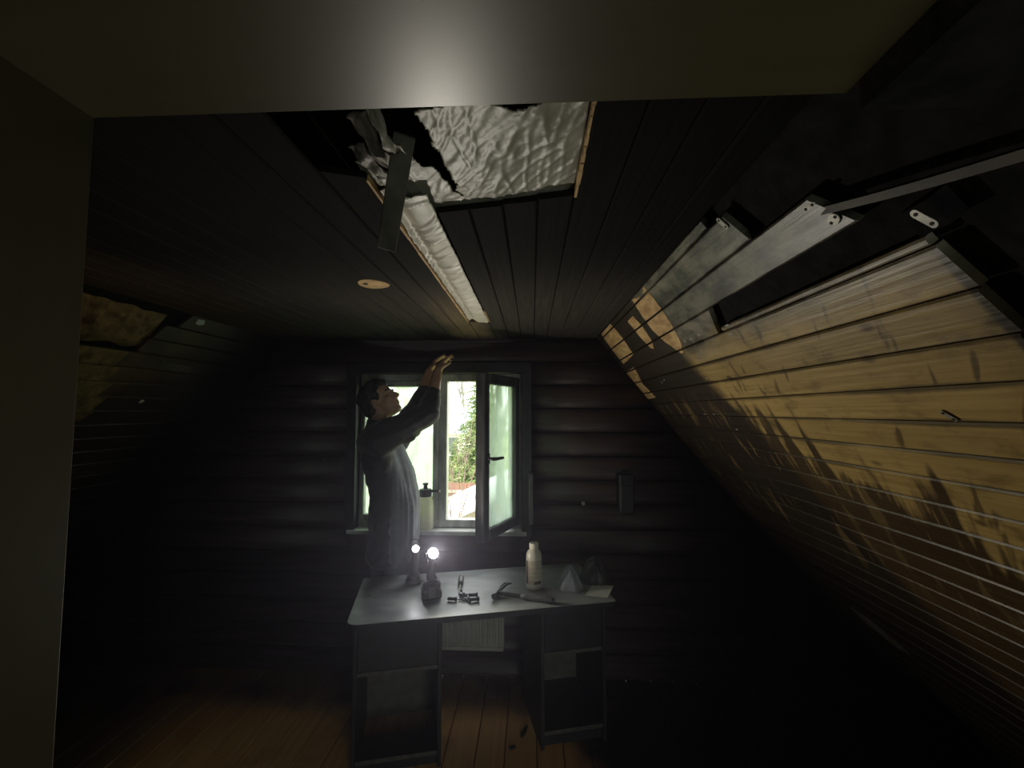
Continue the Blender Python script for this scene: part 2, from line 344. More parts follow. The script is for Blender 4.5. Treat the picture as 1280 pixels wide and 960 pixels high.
# ------------------------------------------------------------------ mesh helpers
class MB:
    def __init__(s): s.v, s.f = [], []
    def add(s, vs, fs):
        o = len(s.v); s.v += [Vector(p) for p in vs]; s.f += [tuple(i + o for i in q) for q in fs]; return s
    def box(s, lo, hi, mx=None):
        (a, b, c), (d, e, f) = lo, hi
        vs = [Vector(p) for p in ((a,b,c),(d,b,c),(d,e,c),(a,e,c),(a,b,f),(d,b,f),(d,e,f),(a,e,f))]
        if mx: vs = [mx @ p for p in vs]
        return s.add(vs, [(0,3,2,1),(4,5,6,7),(0,1,5,4),(1,2,6,5),(2,3,7,6),(3,0,4,7)])
    def bbox(s, lo, hi, b=0.003, mx=None):
        """box with chamfered edges"""
        bm = bmesh.new(); bmesh.ops.create_cube(bm, size=1)
        for v in bm.verts: v.co = Vector([lo[i] + (v.co[i] + .5) * (hi[i] - lo[i]) for i in range(3)])
        bmesh.ops.bevel(bm, geom=bm.edges[:], offset=b, segments=1, affect='EDGES')
        bm.verts.index_update()
        vs = [v.co.copy() for v in bm.verts]; fs = [[v.index for v in f.verts] for f in bm.faces]; bm.free()
        if mx: vs = [mx @ p for p in vs]
        return s.add(vs, fs)
    def tube(s, pts, rad, seg=8, cap=True):
        pts = [Vector(p) for p in pts]; n = len(pts)
        if not hasattr(rad, '__len__'): rad = [rad] * n
        t0 = (pts[1] - pts[0]).normalized(); up = t0.orthogonal().normalized(); rings = []
        for i, p in enumerate(pts):
            t = (pts[min(i+1, n-1)] - pts[max(i-1, 0)]).normalized()
            up = (up - t * up.dot(t)); up = up.normalized() if up.length > 1e-6 else t.orthogonal().normalized()
            w = t.cross(up)
            rings.append([p + (up * math.cos(k*2*math.pi/seg) + w * math.sin(k*2*math.pi/seg)) * rad[i] for k in range(seg)])
        vs = [q for r in rings for q in r]; fs = []
        for i in range(n - 1):
            for k in range(seg):
                a, b = i*seg + k, i*seg + (k+1) % seg
                fs.append((a, b, b + seg, a + seg))
        if cap: fs += [tuple(reversed(range(seg))), tuple((n-1)*seg + k for k in range(seg))]
        return s.add(vs, fs)
    def lathe(s, prof, c, seg=20, axis=(0,0,1)):
        """prof: (radius, height) pairs along axis from c"""
        c = Vector(c); a = Vector(axis).normalized(); u = a.orthogonal().normalized(); w = a.cross(u)
        vs, fs = [], []
        for r, h in prof:
            for k in range(seg):
                t = k*2*math.pi/seg
                vs.append(c + a*h + (u*math.cos(t) + w*math.sin(t)) * max(r, 1e-5))
        n = len(prof)
        for i in range(n-1):
            for k in range(seg):
                p, q = i*seg+k, i*seg+(k+1) % seg
                fs.append((p, q, q+seg, p+seg))
        fs += [tuple(reversed(range(seg))), tuple((n-1)*seg+k for k in range(seg))]
        return s.add(vs, fs)
    def ell(s, c, r, mx=None, seg=16, rings=10):
        c = Vector(c); vs, fs = [], []
        for i in range(rings+1):
            ph = math.pi * i / rings
            for k in range(seg):
                t = 2*math.pi*k/seg
                p = Vector((r[0]*math.sin(ph)*math.cos(t), r[1]*math.sin(ph)*math.sin(t), r[2]*math.cos(ph)))
                vs.append(c + (mx @ p if mx else p))
        for i in range(rings):
            for k in range(seg):
                a, b = i*seg+k, i*seg+(k+1) % seg
                fs.append((a, a+seg, b+seg, b))
        return s.add(vs, fs)
    def caps(s, pts, rad, seg=12):
        """chain of tapered capsules: tube plus a ball at every joint"""
        if not hasattr(rad, '__len__'): rad = [rad] * len(pts)
        for i in range(len(pts)-1): s.tube([pts[i], pts[i+1]], [rad[i], rad[i+1]], seg)
        for p, r in zip(pts, rad): s.ell(p, (r, r, r), None, seg, 8)
        return s
    def prism(s, poly, h, f):
        """poly: 2D points; f(u, v, w) -> 3D; from w=0 to w=h"""
        n = len(poly)
        vs = [f(u, v, 0) for u, v in poly] + [f(u, v, h) for u, v in poly]
        fs = [tuple(reversed(range(n))), tuple(range(n, 2*n))] + [(i, (i+1) % n, (i+1) % n + n, i + n) for i in range(n)]
        return s.add(vs, fs)
    def xf(s, mx): s.v = [mx @ p for p in s.v]; return s

def worldloc(p):
    v = Vector((0, 0, 0))
    while p is not None: v += p.location; p = p.parent
    return v

def obj(name, mb, m, parent=None, loc=None, smooth=False, fix=True):
    """links the shape (given in world coordinates) as one mesh object"""
    if loc is None:
        if parent: loc = worldloc(parent)
        else:
            lo = [min(v[i] for v in mb.v) for i in range(3)]; hi = [max(v[i] for v in mb.v) for i in range(3)]
            loc = Vector(((lo[0]+hi[0])/2, (lo[1]+hi[1])/2, lo[2]))
    loc = Vector(loc)
    me = bpy.data.meshes.new(name)
    me.from_pydata([v - loc for v in mb.v], [], mb.f)
    if fix:
        bm = bmesh.new(); bm.from_mesh(me); bmesh.ops.recalc_face_normals(bm, faces=bm.faces[:]); bm.to_mesh(me); bm.free()
    if smooth:
        me.polygons.foreach_set('use_smooth', [True]*len(me.polygons))
    me.materials.append(m); me.update()
    o = bpy.data.objects.new(name, me); COL.objects.link(o)
    if parent: o.parent = parent; o.location = loc - worldloc(parent)
    else: o.location = loc
    return o

def thing(name, loc, label, cat, group=None):
    o = bpy.data.objects.new(name, None); COL.objects.link(o); o.location = loc; o.empty_display_size = 0.1
    return tag(o, label, cat, group)
def tag(o, label, cat, group=None):
    o['label'] = label; o['category'] = cat
    if group: o['group'] = group
    return o
def struct(o, label=None):
    o['kind'] = 'structure'
    if label: o['label'] = label
    return o
def sroot(name, loc=(0, 0, 0), label=None):
    o = bpy.data.objects.new(name, None); COL.objects.link(o); o.location = loc
    return struct(o, label)

def remesh(mb, voxel, smooth_it=4):
    """one continuous skin over overlapping shapes"""
    me = bpy.data.meshes.new('tmp'); me.from_pydata(mb.v, [], mb.f)
    bm = bmesh.new(); bm.from_mesh(me); bmesh.ops.recalc_face_normals(bm, faces=bm.faces[:]); bm.to_mesh(me); bm.free()
    o = bpy.data.objects.new('tmp', me); COL.objects.link(o)
    r = o.modifiers.new('r', 'REMESH'); r.mode = 'VOXEL'; r.voxel_size = voxel
    if smooth_it:
        k = o.modifiers.new('s', 'SMOOTH'); k.iterations = smooth_it; k.factor = 0.5
    dg = bpy.context.evaluated_depsgraph_get(); e = o.evaluated_get(dg); m2 = e.to_mesh()
    out = MB(); out.v = [v.co.copy() for v in m2.vertices]; out.f = [tuple(p.vertices) for p in m2.polygons]
    nor = [v.normal.copy() for v in m2.vertices]
    e.to_mesh_clear(); bpy.data.objects.remove(o); bpy.data.meshes.remove(me)
    return out, nor

# ------------------------------------------------------------------ room shell
Y0, Y1 = -0.9, 2.80          # back of the landing, gable
PW = 0.0863                  # board width
SL = ZC / 0.777              # length of a slope
def slope_pt(side, s, y, h):
    """side +1 right, -1 left; h into the room"""
    x0 = RX if side > 0 else LX
    return Vector((x0 + side*(s*SD[0] - h*0.777), y, ZC + s*SD[1] - h*0.63))
def prof_board(w, t, c=0.004):
    return [(0, -t), (w, -t), (w, -c), (w-c, 0), (c, 0), (0, -c)]

def board(name, parent, w, t, f, y0, y1, m, jag0=0.0, jag1=0.0):
    """grooved board along y: profile points -> f(u, v, y)"""
    pr = prof_board(w, t); n = len(pr); mb = MB()
    a = [f(u, v, y0 + jag0 * (u/w)) for u, v in pr]; b = [f(u, v, y1 + jag1 * (u/w)) for u, v in pr]
    mb.add(a + b, [tuple(range(n)), tuple(range(n, 2*n))] + [(i, (i+1) % n, (i+1) % n + n, i + n) for i in range(n)])
    return obj(name, mb, m, parent)

# floor
fl = struct(obj('floor', MB().box((-3.45, Y0, -0.14), (2.25, 2.95, -0.022)), M['char']), 'orange varnished pine floor boards')
x = -3.40; k = 0
wid = [0.135, 0.15, 0.14, 0.155, 0.13]
while x < 2.15:
    w = wid[k % 5]
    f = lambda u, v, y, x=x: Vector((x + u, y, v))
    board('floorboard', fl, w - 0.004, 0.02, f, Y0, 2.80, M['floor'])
    x += w; k += 1

# ceiling: black deck above, boards below it
ce = struct(obj('ceiling', MB().box((LX-0.1, Y0, ZC+0.085), (RX+0.1, 2.95, ZC+0.14)), M['char']), 'soot-blackened board ceiling with a torn-open gap')
cb = []                       # (x0, x1, y0, jag) of every ceiling board
x = 0.0956
while x < RX - 0.01:
    cb.append((x, min(x + PW, RX + 0.004), 0.45, 0)); x += PW
for k in range(4):
    x = 0.0956 - (k+1)*0.08
    cb.append((x, x + 0.08, (0.935, 0.955, 0.975, 0.99)[k], -0.014))
cb.append((-0.333, -0.2244, 2.245, 0.0))
x = -0.333
while x > LX + 0.01:
    cb.append((max(x - PW, LX - 0.004), x, 0.80 if x > -0.34 else 0.45, 0.03 if x > -0.34 else 0)); x -= PW
for x0, x1, ya, jg in cb:
    f = lambda u, v, y, x0=x0: Vector((x0 + u, y, ZC - v))
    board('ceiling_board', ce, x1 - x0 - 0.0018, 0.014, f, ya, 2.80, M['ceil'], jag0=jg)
for (xa, ya, xb, yb) in ((0.0965, 0.56, 0.0965, 0.925), (-0.3345, 0.84, -0.3345, 2.25), (-0.2235, 2.0, -0.2235, 2.246)):
    mb = MB()
    n = 14
    for i in range(n):
        p, q = i/n, (i+1)/n
        w1 = 0.002 + 0.0025*random.random()
        mb.box((xa - w1, ya + (yb-ya)*p, ZC - 0.0012), (xa + w1, ya + (yb-ya)*q + 0.004*random.random(), ZC + 0.0135))
    obj('splintered_edge', mb, M['rawwood'], ce)
# joists above the gap
for x0 in (-0.62, 0.13):
    obj('joist', MB().box((x0, 0.4, ZC+0.016), (x0+0.05, 2.8, ZC+0.085)), M['char'], ce)
# round bare-wood spot where a ceiling lamp sat
mb = MB(); pts = []
for k in range(28):
    t = 2*math.pi*k/28; r = 0.056 + 0.003*math.sin(3*t+1)
    pts.append((r*math.cos(t), r*math.sin(t)))
mb.prism(pts, 0.004, lambda u, v, w: Vector((-0.584+u, 1.543+v, ZC - 0.003 + w)))
o = obj('bare_wood_disc', mb, M['rawwood'], ce); o['label'] = 'round patch of bare pale wood'
obj('cable_hole', MB().lathe([(0.009, 0), (0.009, 0.003)], (-0.61, 1.535, ZC-0.0045), 10), M['blackbit'], ce)

# foil membrane over the opened boards
def foil_sheet(name, x0, x1, y0, y1, nx, ny, zf, keep, m):
    mb = MB(); vs = []
    for j in range(ny+1):
        for i in range(nx+1):
            x = x0 + (x1-x0)*i/nx; y = y0 + (y1-y0)*j/ny
            vs.append(Vector((x, y, zf(x, y))))
    fs = []
    for j in range(ny):
        for i in range(nx):
            cx_, cy_ = x0 + (x1-x0)*(i+.5)/nx, y0 + (y1-y0)*(j+.5)/ny
            if keep(cx_, cy_):
                a = j*(nx+1)+i; fs.append((a, a+1, a+nx+2, a+nx+1))
    used = sorted({i for q in fs for i in q}); mp = {k: n for n, k in enumerate(used)}
    mb.v = [vs[k] for k in used]; mb.f = [tuple(mp[i] for i in q) for q in fs]
    o = obj(name, mb, m, ce, smooth=True)
    so = o.modifiers.new('thickness', 'SOLIDIFY'); so.thickness = 0.0012
    return o
def ridged(x, y, ang, sc, seed):
    u = x*math.cos(ang) + y*math.sin(ang); v = -x*math.sin(ang) + y*math.cos(ang)
    n = noise.noise(Vector((u*sc, v*sc*0.22, seed)))
    return max(0.0, 1 - abs(n)*5.5)
def z_sheet(x, y):
    z = ZC + 0.020 - 0.004*noise.noise(Vector((x*9, y*9, 1)))
    z -= 0.0022*ridged(x, y, 0.60, 34, 3) + 0.0016*ridged(x, y, 0.05, 30, 8) + 0.0008*ridged(x, y, 1.0, 40, 5)
    z -= 0.006*math.exp(-((x+0.1)**2 + (y-0.9)**2)/0.01)
    return z
def keep_sheet(x, y):
    w = 0.010*noise.noise(Vector((x*30, y*30, 2)))
    edge = 0.655 - 0.35*max(0, x+0.03) + 0.02*math.sin(x*22) + w + 0.028*math.exp(-((x+0.03)/0.05)**2)
    if y < edge and x < 0.055: return False
    # torn wedge
    t = (y - 0.62)/(0.955 - 0.62)
    if 0 <= t <= 1:
        xr = -0.195 + 0.04*t + w; xl = -0.345 + 0.175*t**0.6 + w
        if t < 0.62 and xl < x < xr: return False
        if t >= 0.62 and xr - 0.075*(1-t) < x < xr: return False
    if x < -0.27 and y < 0.80: return False
    return True
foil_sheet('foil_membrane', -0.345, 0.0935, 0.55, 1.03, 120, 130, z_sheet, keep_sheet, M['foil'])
def z_strip(x, y):
    u = (x + 0.262)/0.05
    return ZC + 0.006 - 0.010*math.cos(min(1.5, abs(u))) - 0.006*ridged(x, y, 0.9, 24, 4) - 0.004*noise.noise(Vector((x*20, y*6, 3))) + 0.016*math.exp(-((u+1.0)/0.35)**2)
foil_sheet('foil_strip', -0.331, -0.2265, 0.90, 2.235, 30, 260, z_strip, lambda x, y: True, M['foil_lit'])
# charred rags of film hanging left of the gap
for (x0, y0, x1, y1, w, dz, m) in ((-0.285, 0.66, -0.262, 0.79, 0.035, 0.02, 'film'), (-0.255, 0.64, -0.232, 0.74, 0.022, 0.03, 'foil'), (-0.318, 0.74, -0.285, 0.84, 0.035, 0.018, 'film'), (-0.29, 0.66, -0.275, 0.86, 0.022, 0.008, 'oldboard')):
    mb = MB(); n = 14; a = Vector((x0, y0, 0)); b = Vector((x1, y1, 0)); d = (b-a).normalized(); s_ = Vector((-d.y, d.x, 0)); vs = []; fs = []
    for i in range(n+1):
        t = i/n; c = a.lerp(b, t)
        for j in range(7):
            u = (j/6 - .5)*w*(1 - .3*t) ; p = c + s_*(u + .008*noise.noise(Vector((t*5, j, x0*9))))
            p.z = ZC + 0.012 - dz*math.sin(t*math.pi*0.8) + 0.010*noise.noise(Vector((t*6, j*.7, y0*7)))
            vs.append(p)
    for i in range(n):
        for j in range(6): fs.append((i*7+j, i*7+j+1, i*7+j+8, i*7+j+7))
    mb.add(vs, fs); o = obj('hanging_film_shred', mb, M[m], ce, smooth=True)
    so = o.modifiers.new('thickness', 'SOLIDIFY'); so.thickness = 0.0015
# a length of board dangling from the ceiling
a, b = Vector((-0.222, 0.72, 2.135)), Vector((-0.300, 0.862, 1.985))
z = (b-a).normalized(); xax = Vector((0.96, 0.10, 0)); xax = (xax - z*xax.dot(z)).normalized(); yax = z.cross(xax)
mx = Matrix((xax, yax, z)).transposed().to_4x4(); mx.translation = a
hb = MB().bbox((-0.019, -0.006, 0), (0.019, 0.006, (b-a).length), 0.002, mx)
for q in hb.v:
    pass
o = obj('dangling_board', hb, M['oldboard'], ce); o['label'] = 'sooty board hanging loose from the gap'

# right slope
wr = struct(obj('wall_right', MB().prism([(0, 0), (SL+0.1, 0), (SL+0.1, -0.06), (-0.1, -0.06)], Y1+0.15-Y0, lambda s, h, w: slope_pt(1, s, Y0 + w, h - 0.03)), M['char']), 'sloping pine-board wall, upper boards wiped, lower boards sooty')
nb = int(SL/PW) + 1
SO = 0.031                   # the first full board starts this far down the slope
def rboard(sa, sb, y0, y1, jg=0.0):
    f = lambda u, v, y: slope_pt(1, sa + u, y, v)
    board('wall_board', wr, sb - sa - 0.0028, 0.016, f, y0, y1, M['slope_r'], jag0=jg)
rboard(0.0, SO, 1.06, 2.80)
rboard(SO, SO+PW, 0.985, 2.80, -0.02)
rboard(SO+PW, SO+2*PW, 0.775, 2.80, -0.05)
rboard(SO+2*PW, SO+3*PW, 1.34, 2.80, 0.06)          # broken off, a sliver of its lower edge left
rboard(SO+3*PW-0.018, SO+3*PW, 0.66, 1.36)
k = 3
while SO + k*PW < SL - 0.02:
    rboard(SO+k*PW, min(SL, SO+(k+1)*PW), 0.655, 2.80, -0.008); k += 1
def slope_patch(name, side, poly, m, parent, t=0.0022, base=0.0):
    mb = MB().prism(poly, t, lambda y, s, w: slope_pt(side, s, y, base - 0.001 + w))
    return obj(name, mb, m, parent)
A = [(1.61, 0.004), (1.68, 0.03), (1.80, 0.004), (1.835, 0.082), (1.855, 0.16), (1.83, 0.228), (1.77, 0.305), (1.745, 0.302), (1.69, 0.256), (1.64, 0.172), (1.61, 0.07)]
B = [(2.04, 0.06), (1.93, 0.058), (1.92, 0.121), (1.95, 0.192), (2.0, 0.235), (2.03, 0.226), (2.05, 0.17)]
Cc = [(2.60, 0.006), (2.30, 0.006), (2.29, 0.063), (2.31, 0.14), (2.34, 0.21), (2.52, 0.225), (2.66, 0.232), (2.65, 0.108)]
Dd = [(2.76, 0.286), (2.52, 0.277), (2.55, 0.33), (2.62, 0.39), (2.58, 0.5), (2.70, 0.503), (2.77, 0.507), (2.76, 0.40)]
def split_patch(name, poly):
    # cut along the board seams so that each board keeps its own piece
    bm = bmesh.new(); vs = [bm.verts.new((y, s, 0)) for y, s in poly]; bm.faces.new(vs)
    ss = [q[1] for q in poly]; k0, k1 = math.floor((min(ss)-SO)/PW), math.floor((max(ss)-SO)/PW)
    for k in range(k0, k1+1):
        b2 = bm.copy()
        geom = b2.verts[:] + b2.edges[:] + b2.faces[:]
        bmesh.ops.bisect_plane(b2, geom=geom, plane_co=(0, SO + k*PW + 0.003, 0), plane_no=(0, -1, 0), clear_outer=True)
        geom = b2.verts[:] + b2.edges[:] + b2.faces[:]
        bmesh.ops.bisect_plane(b2, geom=geom, plane_co=(0, SO + (k+1)*PW - 0.006, 0), plane_no=(0, 1, 0), clear_outer=True)
        for fc in b2.faces:
            slope_patch(name, 1, [(v.co.x, v.co.y) for v in fc.verts], M['rawwood'], wr)
        b2.free()
    bm.free()
for p in (A, B, Cc, Dd): split_patch('bare_wood_patch', p)
def clip(y, s, ang, L_=0.036, W_=0.014, parent=wr, side=1):
    c, sn = math.cos(ang), math.sin(ang); poly = []
    for k in range(12):
        t = 2*math.pi*k/12
        u = (L_/2 - W_/2)*(1 if math.cos(t) > 0 else -1) + W_/2*math.cos(t); v = W_/2*math.sin(t)
        poly.append((y + u*c - v*sn, s + u*sn + v*c))
    pl_ = slope_patch('metal_clip', side, poly, M['steel'], parent, 0.002, 0.003)
    for q in (-1, 1):
        cy_, cs = y + q*L_*0.3*c, s + q*L_*0.3*sn
        mb = MB().prism([(cy_ + 0.0028*math.cos(k*math.pi/4), cs + 0.0028*math.sin(k*math.pi/4)) for k in range(8)], 0.0022, lambda a, b, w: slope_pt(side, b, a, 0.003 + w))
        obj('screw_head', mb, M['blackbit'], pl_)
obj('batten_end', MB().prism([(0.612, 0.222), (0.658, 0.222), (0.658, 0.268), (0.612, 0.268)], 0.034, lambda y, s, w: slope_pt(1, s, y, -0.031 + w)), M['char'], wr)
clip(0.995, 0.045, R(100)); clip(0.755, 0.176, R(20), 0.026, 0.02); clip(0.635, 0.245, R(110), 0.04); clip(0.87, 0.614, R(125), 0.030, 0.010)
clip(0.775, 0.133, R(0), 0.03, 0.008)
# nail dots left in the seams
# small staples along the seams
for (y, s) in ((1.64, 0.262), (1.58, 0.262), (1.50, 0.26), (1.66, 0.348), (1.72, 0.434), (1.32, 0.30), (1.30, 0.27), (2.2, 0.40), (2.26, 0.41), (2.05, 0.62), (1.95, 0.62), (1.85, 0.70)):
    slope_patch('staple', 1, [(y, s), (y+0.022, s), (y+0.022, s+0.005), (y, s+0.005)], M['steel'], wr, 0.003)
# loose curled board at the head of the slope, in front of the lintel
mb = MB(); n = 18; vs = []; fs = []
for i in range(n+1):
    t = i/n; y = 0.80 - 0.32*t; s = 0.135 + 0.095*t
    h = -0.004 + 0.008*math.sin(t*math.pi)
    for u, dv in ((0, 0), (0.014, 0.002), (0.014, -0.006), (0, -0.008)): vs.append(slope_pt(1, s + u, y, h + dv))
for i in range(n):
    for j in range(4): fs.append((i*4+j, i*4+(j+1) % 4, i*4+4+(j+1) % 4, i*4+4+j))
fs += [(0, 1, 2, 3), tuple(n*4+j for j in range(4))]
mb.add(vs, fs); o = obj('curled_lath', mb, M['lath'], wr)
# pale scrap caught low on the slope
o = slope_patch('pale_patch', 1, [(2.30, 1.86), (2.16, 1.88), (2.05, 1.98), (2.12, 2.0), (2.26, 1.95)], M['oldboard'], wr, 0.004)

# left slope
wl = struct(obj('wall_left', MB().prism([(0, 0), (SL+0.1, 0), (SL+0.1, -0.06), (-0.1, -0.06)], Y1+0.15-Y0, lambda s, h, w: slope_pt(-1, s, Y0 + w, h - 0.03)), M['char']), 'sloping board wall, reddish brown under soot')
for i in range(nb):
    s0 = i*PW; w = min(PW, SL - s0) - 0.0028
    if w < 0.01: continue
    f = lambda u, v, y, s0=s0: slope_pt(-1, s0 + u, y, v)
    ya = {0: 2.02, 1: 1.93, 2: 1.90}.get(i, 0.45)
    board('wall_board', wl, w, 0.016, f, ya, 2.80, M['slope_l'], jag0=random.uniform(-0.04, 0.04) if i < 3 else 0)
# torn insulation bulging where the top boards are gone
mb = MB(); vs = []; fs = []; nx, ny = 26, 16
for j in range(ny+1):
    for i in range(nx+1):
        y = 1.42 + 0.50*i/nx; s = 0.045 + 0.20*j/ny
        e = min(1, 5*min(i/nx, 1-i/nx), 5*min(j/ny, 1-j/ny))
        h = -0.024 + e*(0.022 + 0.024*noise.noise(Vector((y*22, s*22, 1))) + 0.018*noise.noise(Vector((y*50, s*50, 4))))
        vs.append(slope_pt(-1, s + 0.015*noise.noise(Vector((y*14, s*5, 7))), y, h))
for j in range(ny):
    for i in range(nx): a = j*(nx+1)+i; fs.append((a, a+1, a+nx+2, a+nx+1))
mb.add(vs, fs); o = obj('torn_insulation', mb, M['insul'], wl, smooth=True); o['label'] = 'ragged tan insulation'
for k, (y0, y1, sa, sb) in enumerate(((1.44, 1.86, 0.262, 0.343), (1.46, 1.87, 0.348, 0.429), (1.50, 1.885, 0.434, 0.516), (1.55, 1.90, 0.521, 0.602), (1.60, 1.885, 0.607, 0.66))):
    slope_patch('cleaned_board_face', -1, [(y0, sa), (y1 + 0.01*k, sa), (y1 - 0.02 + 0.008*k, sb), (y0, sb)], M['insul'], wl, 0.002)
slope_patch('metal_clip', -1, [(2.06, 0.015), (2.10, 0.012), (2.11, 0.035), (2.085, 0.045), (2.06, 0.04)], M['paper'], wl, 0.004)
slope_patch('plaster_fleck', -1, [(2.11, 0.53), (2.13, 0.53), (2.13, 0.55), (2.11, 0.55)], M['paper'], wl, 0.003)
slope_patch('bare_wood_patch', -1, [(2.05, 0.28), (2.25, 0.30), (2.27, 0.34), (2.07, 0.33)], M['oldboard'], wl, 0.002)

# wall between landing and room: its left jamb and lintel frame the view
wf = sroot('wall_front', (-0.605, 0.5, 0), 'painted partition with a wide doorway')
obj('partition', MB().box((-3.3, 0.22, 0), (-0.64, 0.53, ZC+0.02)), M['char'], wf)
obj('partition', MB().box((-0.64, 0.22, 2.09), (0.60, 0.53, ZC+0.06)), M['char'], wf)
obj('door_jamb', MB().bbox((-0.645, 0.19, 0), (-0.605, 0.55, 2.10), 0.004), M['jamb'], wf)
obj('door_lintel', MB().bbox((-0.645, 0.19, 2.055), (0.405, 0.55, 2.10), 0.004), M['jamb'], wf)
obj('partition', MB().box((0.406, 0.22, 2.02), (0.60, 0.53, 2.12)), M['char'], wf)
obj('partition', MB().box((0.70, 0.22, 0), (2.15, 0.53, ZC-0.02)), M['char'], wf)  # unseen right part, added to keep the landing daylight off the floor there
# landing behind the photographer: an added, unseen window lights the floor through the doorway
wg = sroot('wall_landing', (0, Y0, 0), 'landing wall behind the photographer, with an added unseen window')
for (xa, za), (xb, zb) in (((-3.4, -0.1), (0.45, ZC+0.1)), ((1.15, -0.1), (2.25, ZC+0.1)), ((0.45, -0.1), (1.15, 0.10)), ((0.45, 2.08), (1.15, ZC+0.1))):
    obj('panel', MB().box((xa, Y0-0.1, za), (xb, Y0, zb)), M['log'], wg)
w2 = sroot('added_window', (0.8, Y0-0.05, 0.10), 'tall unseen landing window added to light the floor')
obj('frame', MB().box((0.45, Y0-0.08, 0.10), (0.50, Y0-0.02, 2.08)).box((1.10, Y0-0.08, 0.10), (1.15, Y0-0.02, 2.08)).box((0.50, Y0-0.08, 0.10), (1.10, Y0-0.02, 0.15)).box((0.50, Y0-0.08, 2.03), (1.10, Y0-0.02, 2.08)), M['pvc'], w2)
obj('pane', MB().box((0.495, Y0-0.055, 0.145), (1.105, Y0-0.049, 2.035)), M['glass_c'], w2)

# gable wall of horizontal logs
wb = sroot('wall_back', (-0.62, 2.80, 0), 'gable wall of dark stained horizontal logs')
WX0, WX1, WZ0, WZ1 = -1.135, -0.065, 0.885, 1.895      # hole for the window
for lo, hi in (((-3.5, 0), (WX0, ZC+0.1)), ((WX1, 0), (2.3, ZC+0.1)), ((WX0, 0), (WX1, WZ0)), ((WX0, WZ1), (WX1, ZC+0.1))):
    obj('backing', MB().box((lo[0], 2.805, lo[1]), (hi[0], 2.93, hi[1])), M['log'], wb)
LH = 0.1515
def log(x0, x1, z0, z1):
    mb = MB(); n = 7; pr = []
    for k in range(n):
        t = math.pi*k/(n-1); pr.append((-0.038*math.sin(t)**0.8, z0 + (z1-z0)*(0.5 - 0.5*math.cos(t))))
    pr = [(0.012, z0)] + pr + [(0.012, z1)]
    m_ = len(pr)
    xa = (x0, x0) if not isinstance(x0, tuple) else x0
    xb = (x1, x1) if not isinstance(x1, tuple) else x1
    va, vb = [], []
    for dy, z_ in pr:
        t = (z_ - z0)/(z1 - z0)
        va.append(Vector((xa[0] + (xa[1]-xa[0])*t, 2.80 + dy, z_))); vb.append(Vector((xb[0] + (xb[1]-xb[0])*t, 2.80 + dy, z_)))
    mb.add(va + vb, [tuple(range(m_)), tuple(range(m_, 2*m_))] + [(i, (i+1) % m_, (i+1) % m_ + m_, i + m_) for i in range(m_)])
    o = obj('wall_log', mb, M['log'], wb)
    for p in o.data.polygons: p.use_smooth = len(p.vertices) == 4
def edge_x(side, z): return (RX if side > 0 else LX) + side*(ZC - z)/0.777*0.63 - side*0.01
z = 0.0
while z < ZC:
    z1 = min(z + LH, ZC)
    L_ = (edge_x(-1, z), edge_x(-1, z1)); R_ = (edge_x(1, z), edge_x(1, z1))
    if z1 > WZ0 + 0.02 and z < WZ1 - 0.02:
        log(L_, WX0 - 0.045, z, z1); log(WX1 + 0.045, R_, z, z1)
    else:
        log(L_, R_, z, z1)
    z = z1

# ------------------------------------------------------------------ window
cs = struct(obj('trim_1', MB().box((WX0-0.06, 2.745, WZ0-0.02), (WX0, 2.83, WZ1+0.05)), M['casing']), 'dark casing board left of the window')
struct(obj('trim_2', MB().box((WX1, 2.745, WZ0-0.02), (WX1+0.06, 2.83, WZ1+0.05)), M['casing']), 'dark casing board right of the window')
struct(obj('trim_3', MB().box((WX0-0.06, 2.74, WZ1), (WX1+0.06, 2.83, WZ1+0.06)), M['casing']), 'dark casing board over the window')
sl = struct(obj('trim_4', MB().bbox((WX0-0.045, 2.735, WZ0-0.012), (WX1+0.03, 2.93, WZ0+0.014), 0.004), M['sill']), 'white window sill')
w1 = sroot('window_1', (-0.6, 2.86, WZ0), 'two-light white window, right sash swung open into the room')
FB = WZ0 + 0.014
fr = obj('frame', MB().bbox((WX0, 2.82, FB), (WX0+0.020, 2.89, WZ1), 0.004).bbox((WX1-0.04, 2.82, FB), (WX1, 2.89, WZ1), 0.004)
         .bbox((WX0+0.020, 2.82, WZ1-0.05), (WX1-0.04, 2.89, WZ1), 0.004).bbox((WX0+0.020, 2.82, FB), (WX1-0.04, 2.89, FB+0.05), 0.004), M['pvc'], w1)
obj('mullion', MB().bbox((-0.612, 2.815, FB+0.05), (-0.556, 2.89, WZ1-0.05), 0.005), M['pvc'], w1)
# fixed left light
zs0, zs1 = FB+0.05, WZ1-0.05
fs_ = obj('fixed_sash', MB().bbox((WX0+0.020, 2.80, zs0), (WX0+0.040, 2.86, zs1), 0.004).bbox((-0.645, 2.80, zs0), (-0.61, 2.86, zs1), 0.004)
          .bbox((WX0+0.040, 2.80, zs1-0.035), (-0.645, 2.86, zs1), 0.004).bbox((WX0+0.040, 2.80, zs0), (-0.645, 2.86, zs0+0.035), 0.004), M['pvc'], w1)
obj('pane', MB().box((WX0+0.036, 2.835, zs0+0.03), (-0.64, 2.841, zs1-0.03)), M['glass_l'], fs_)
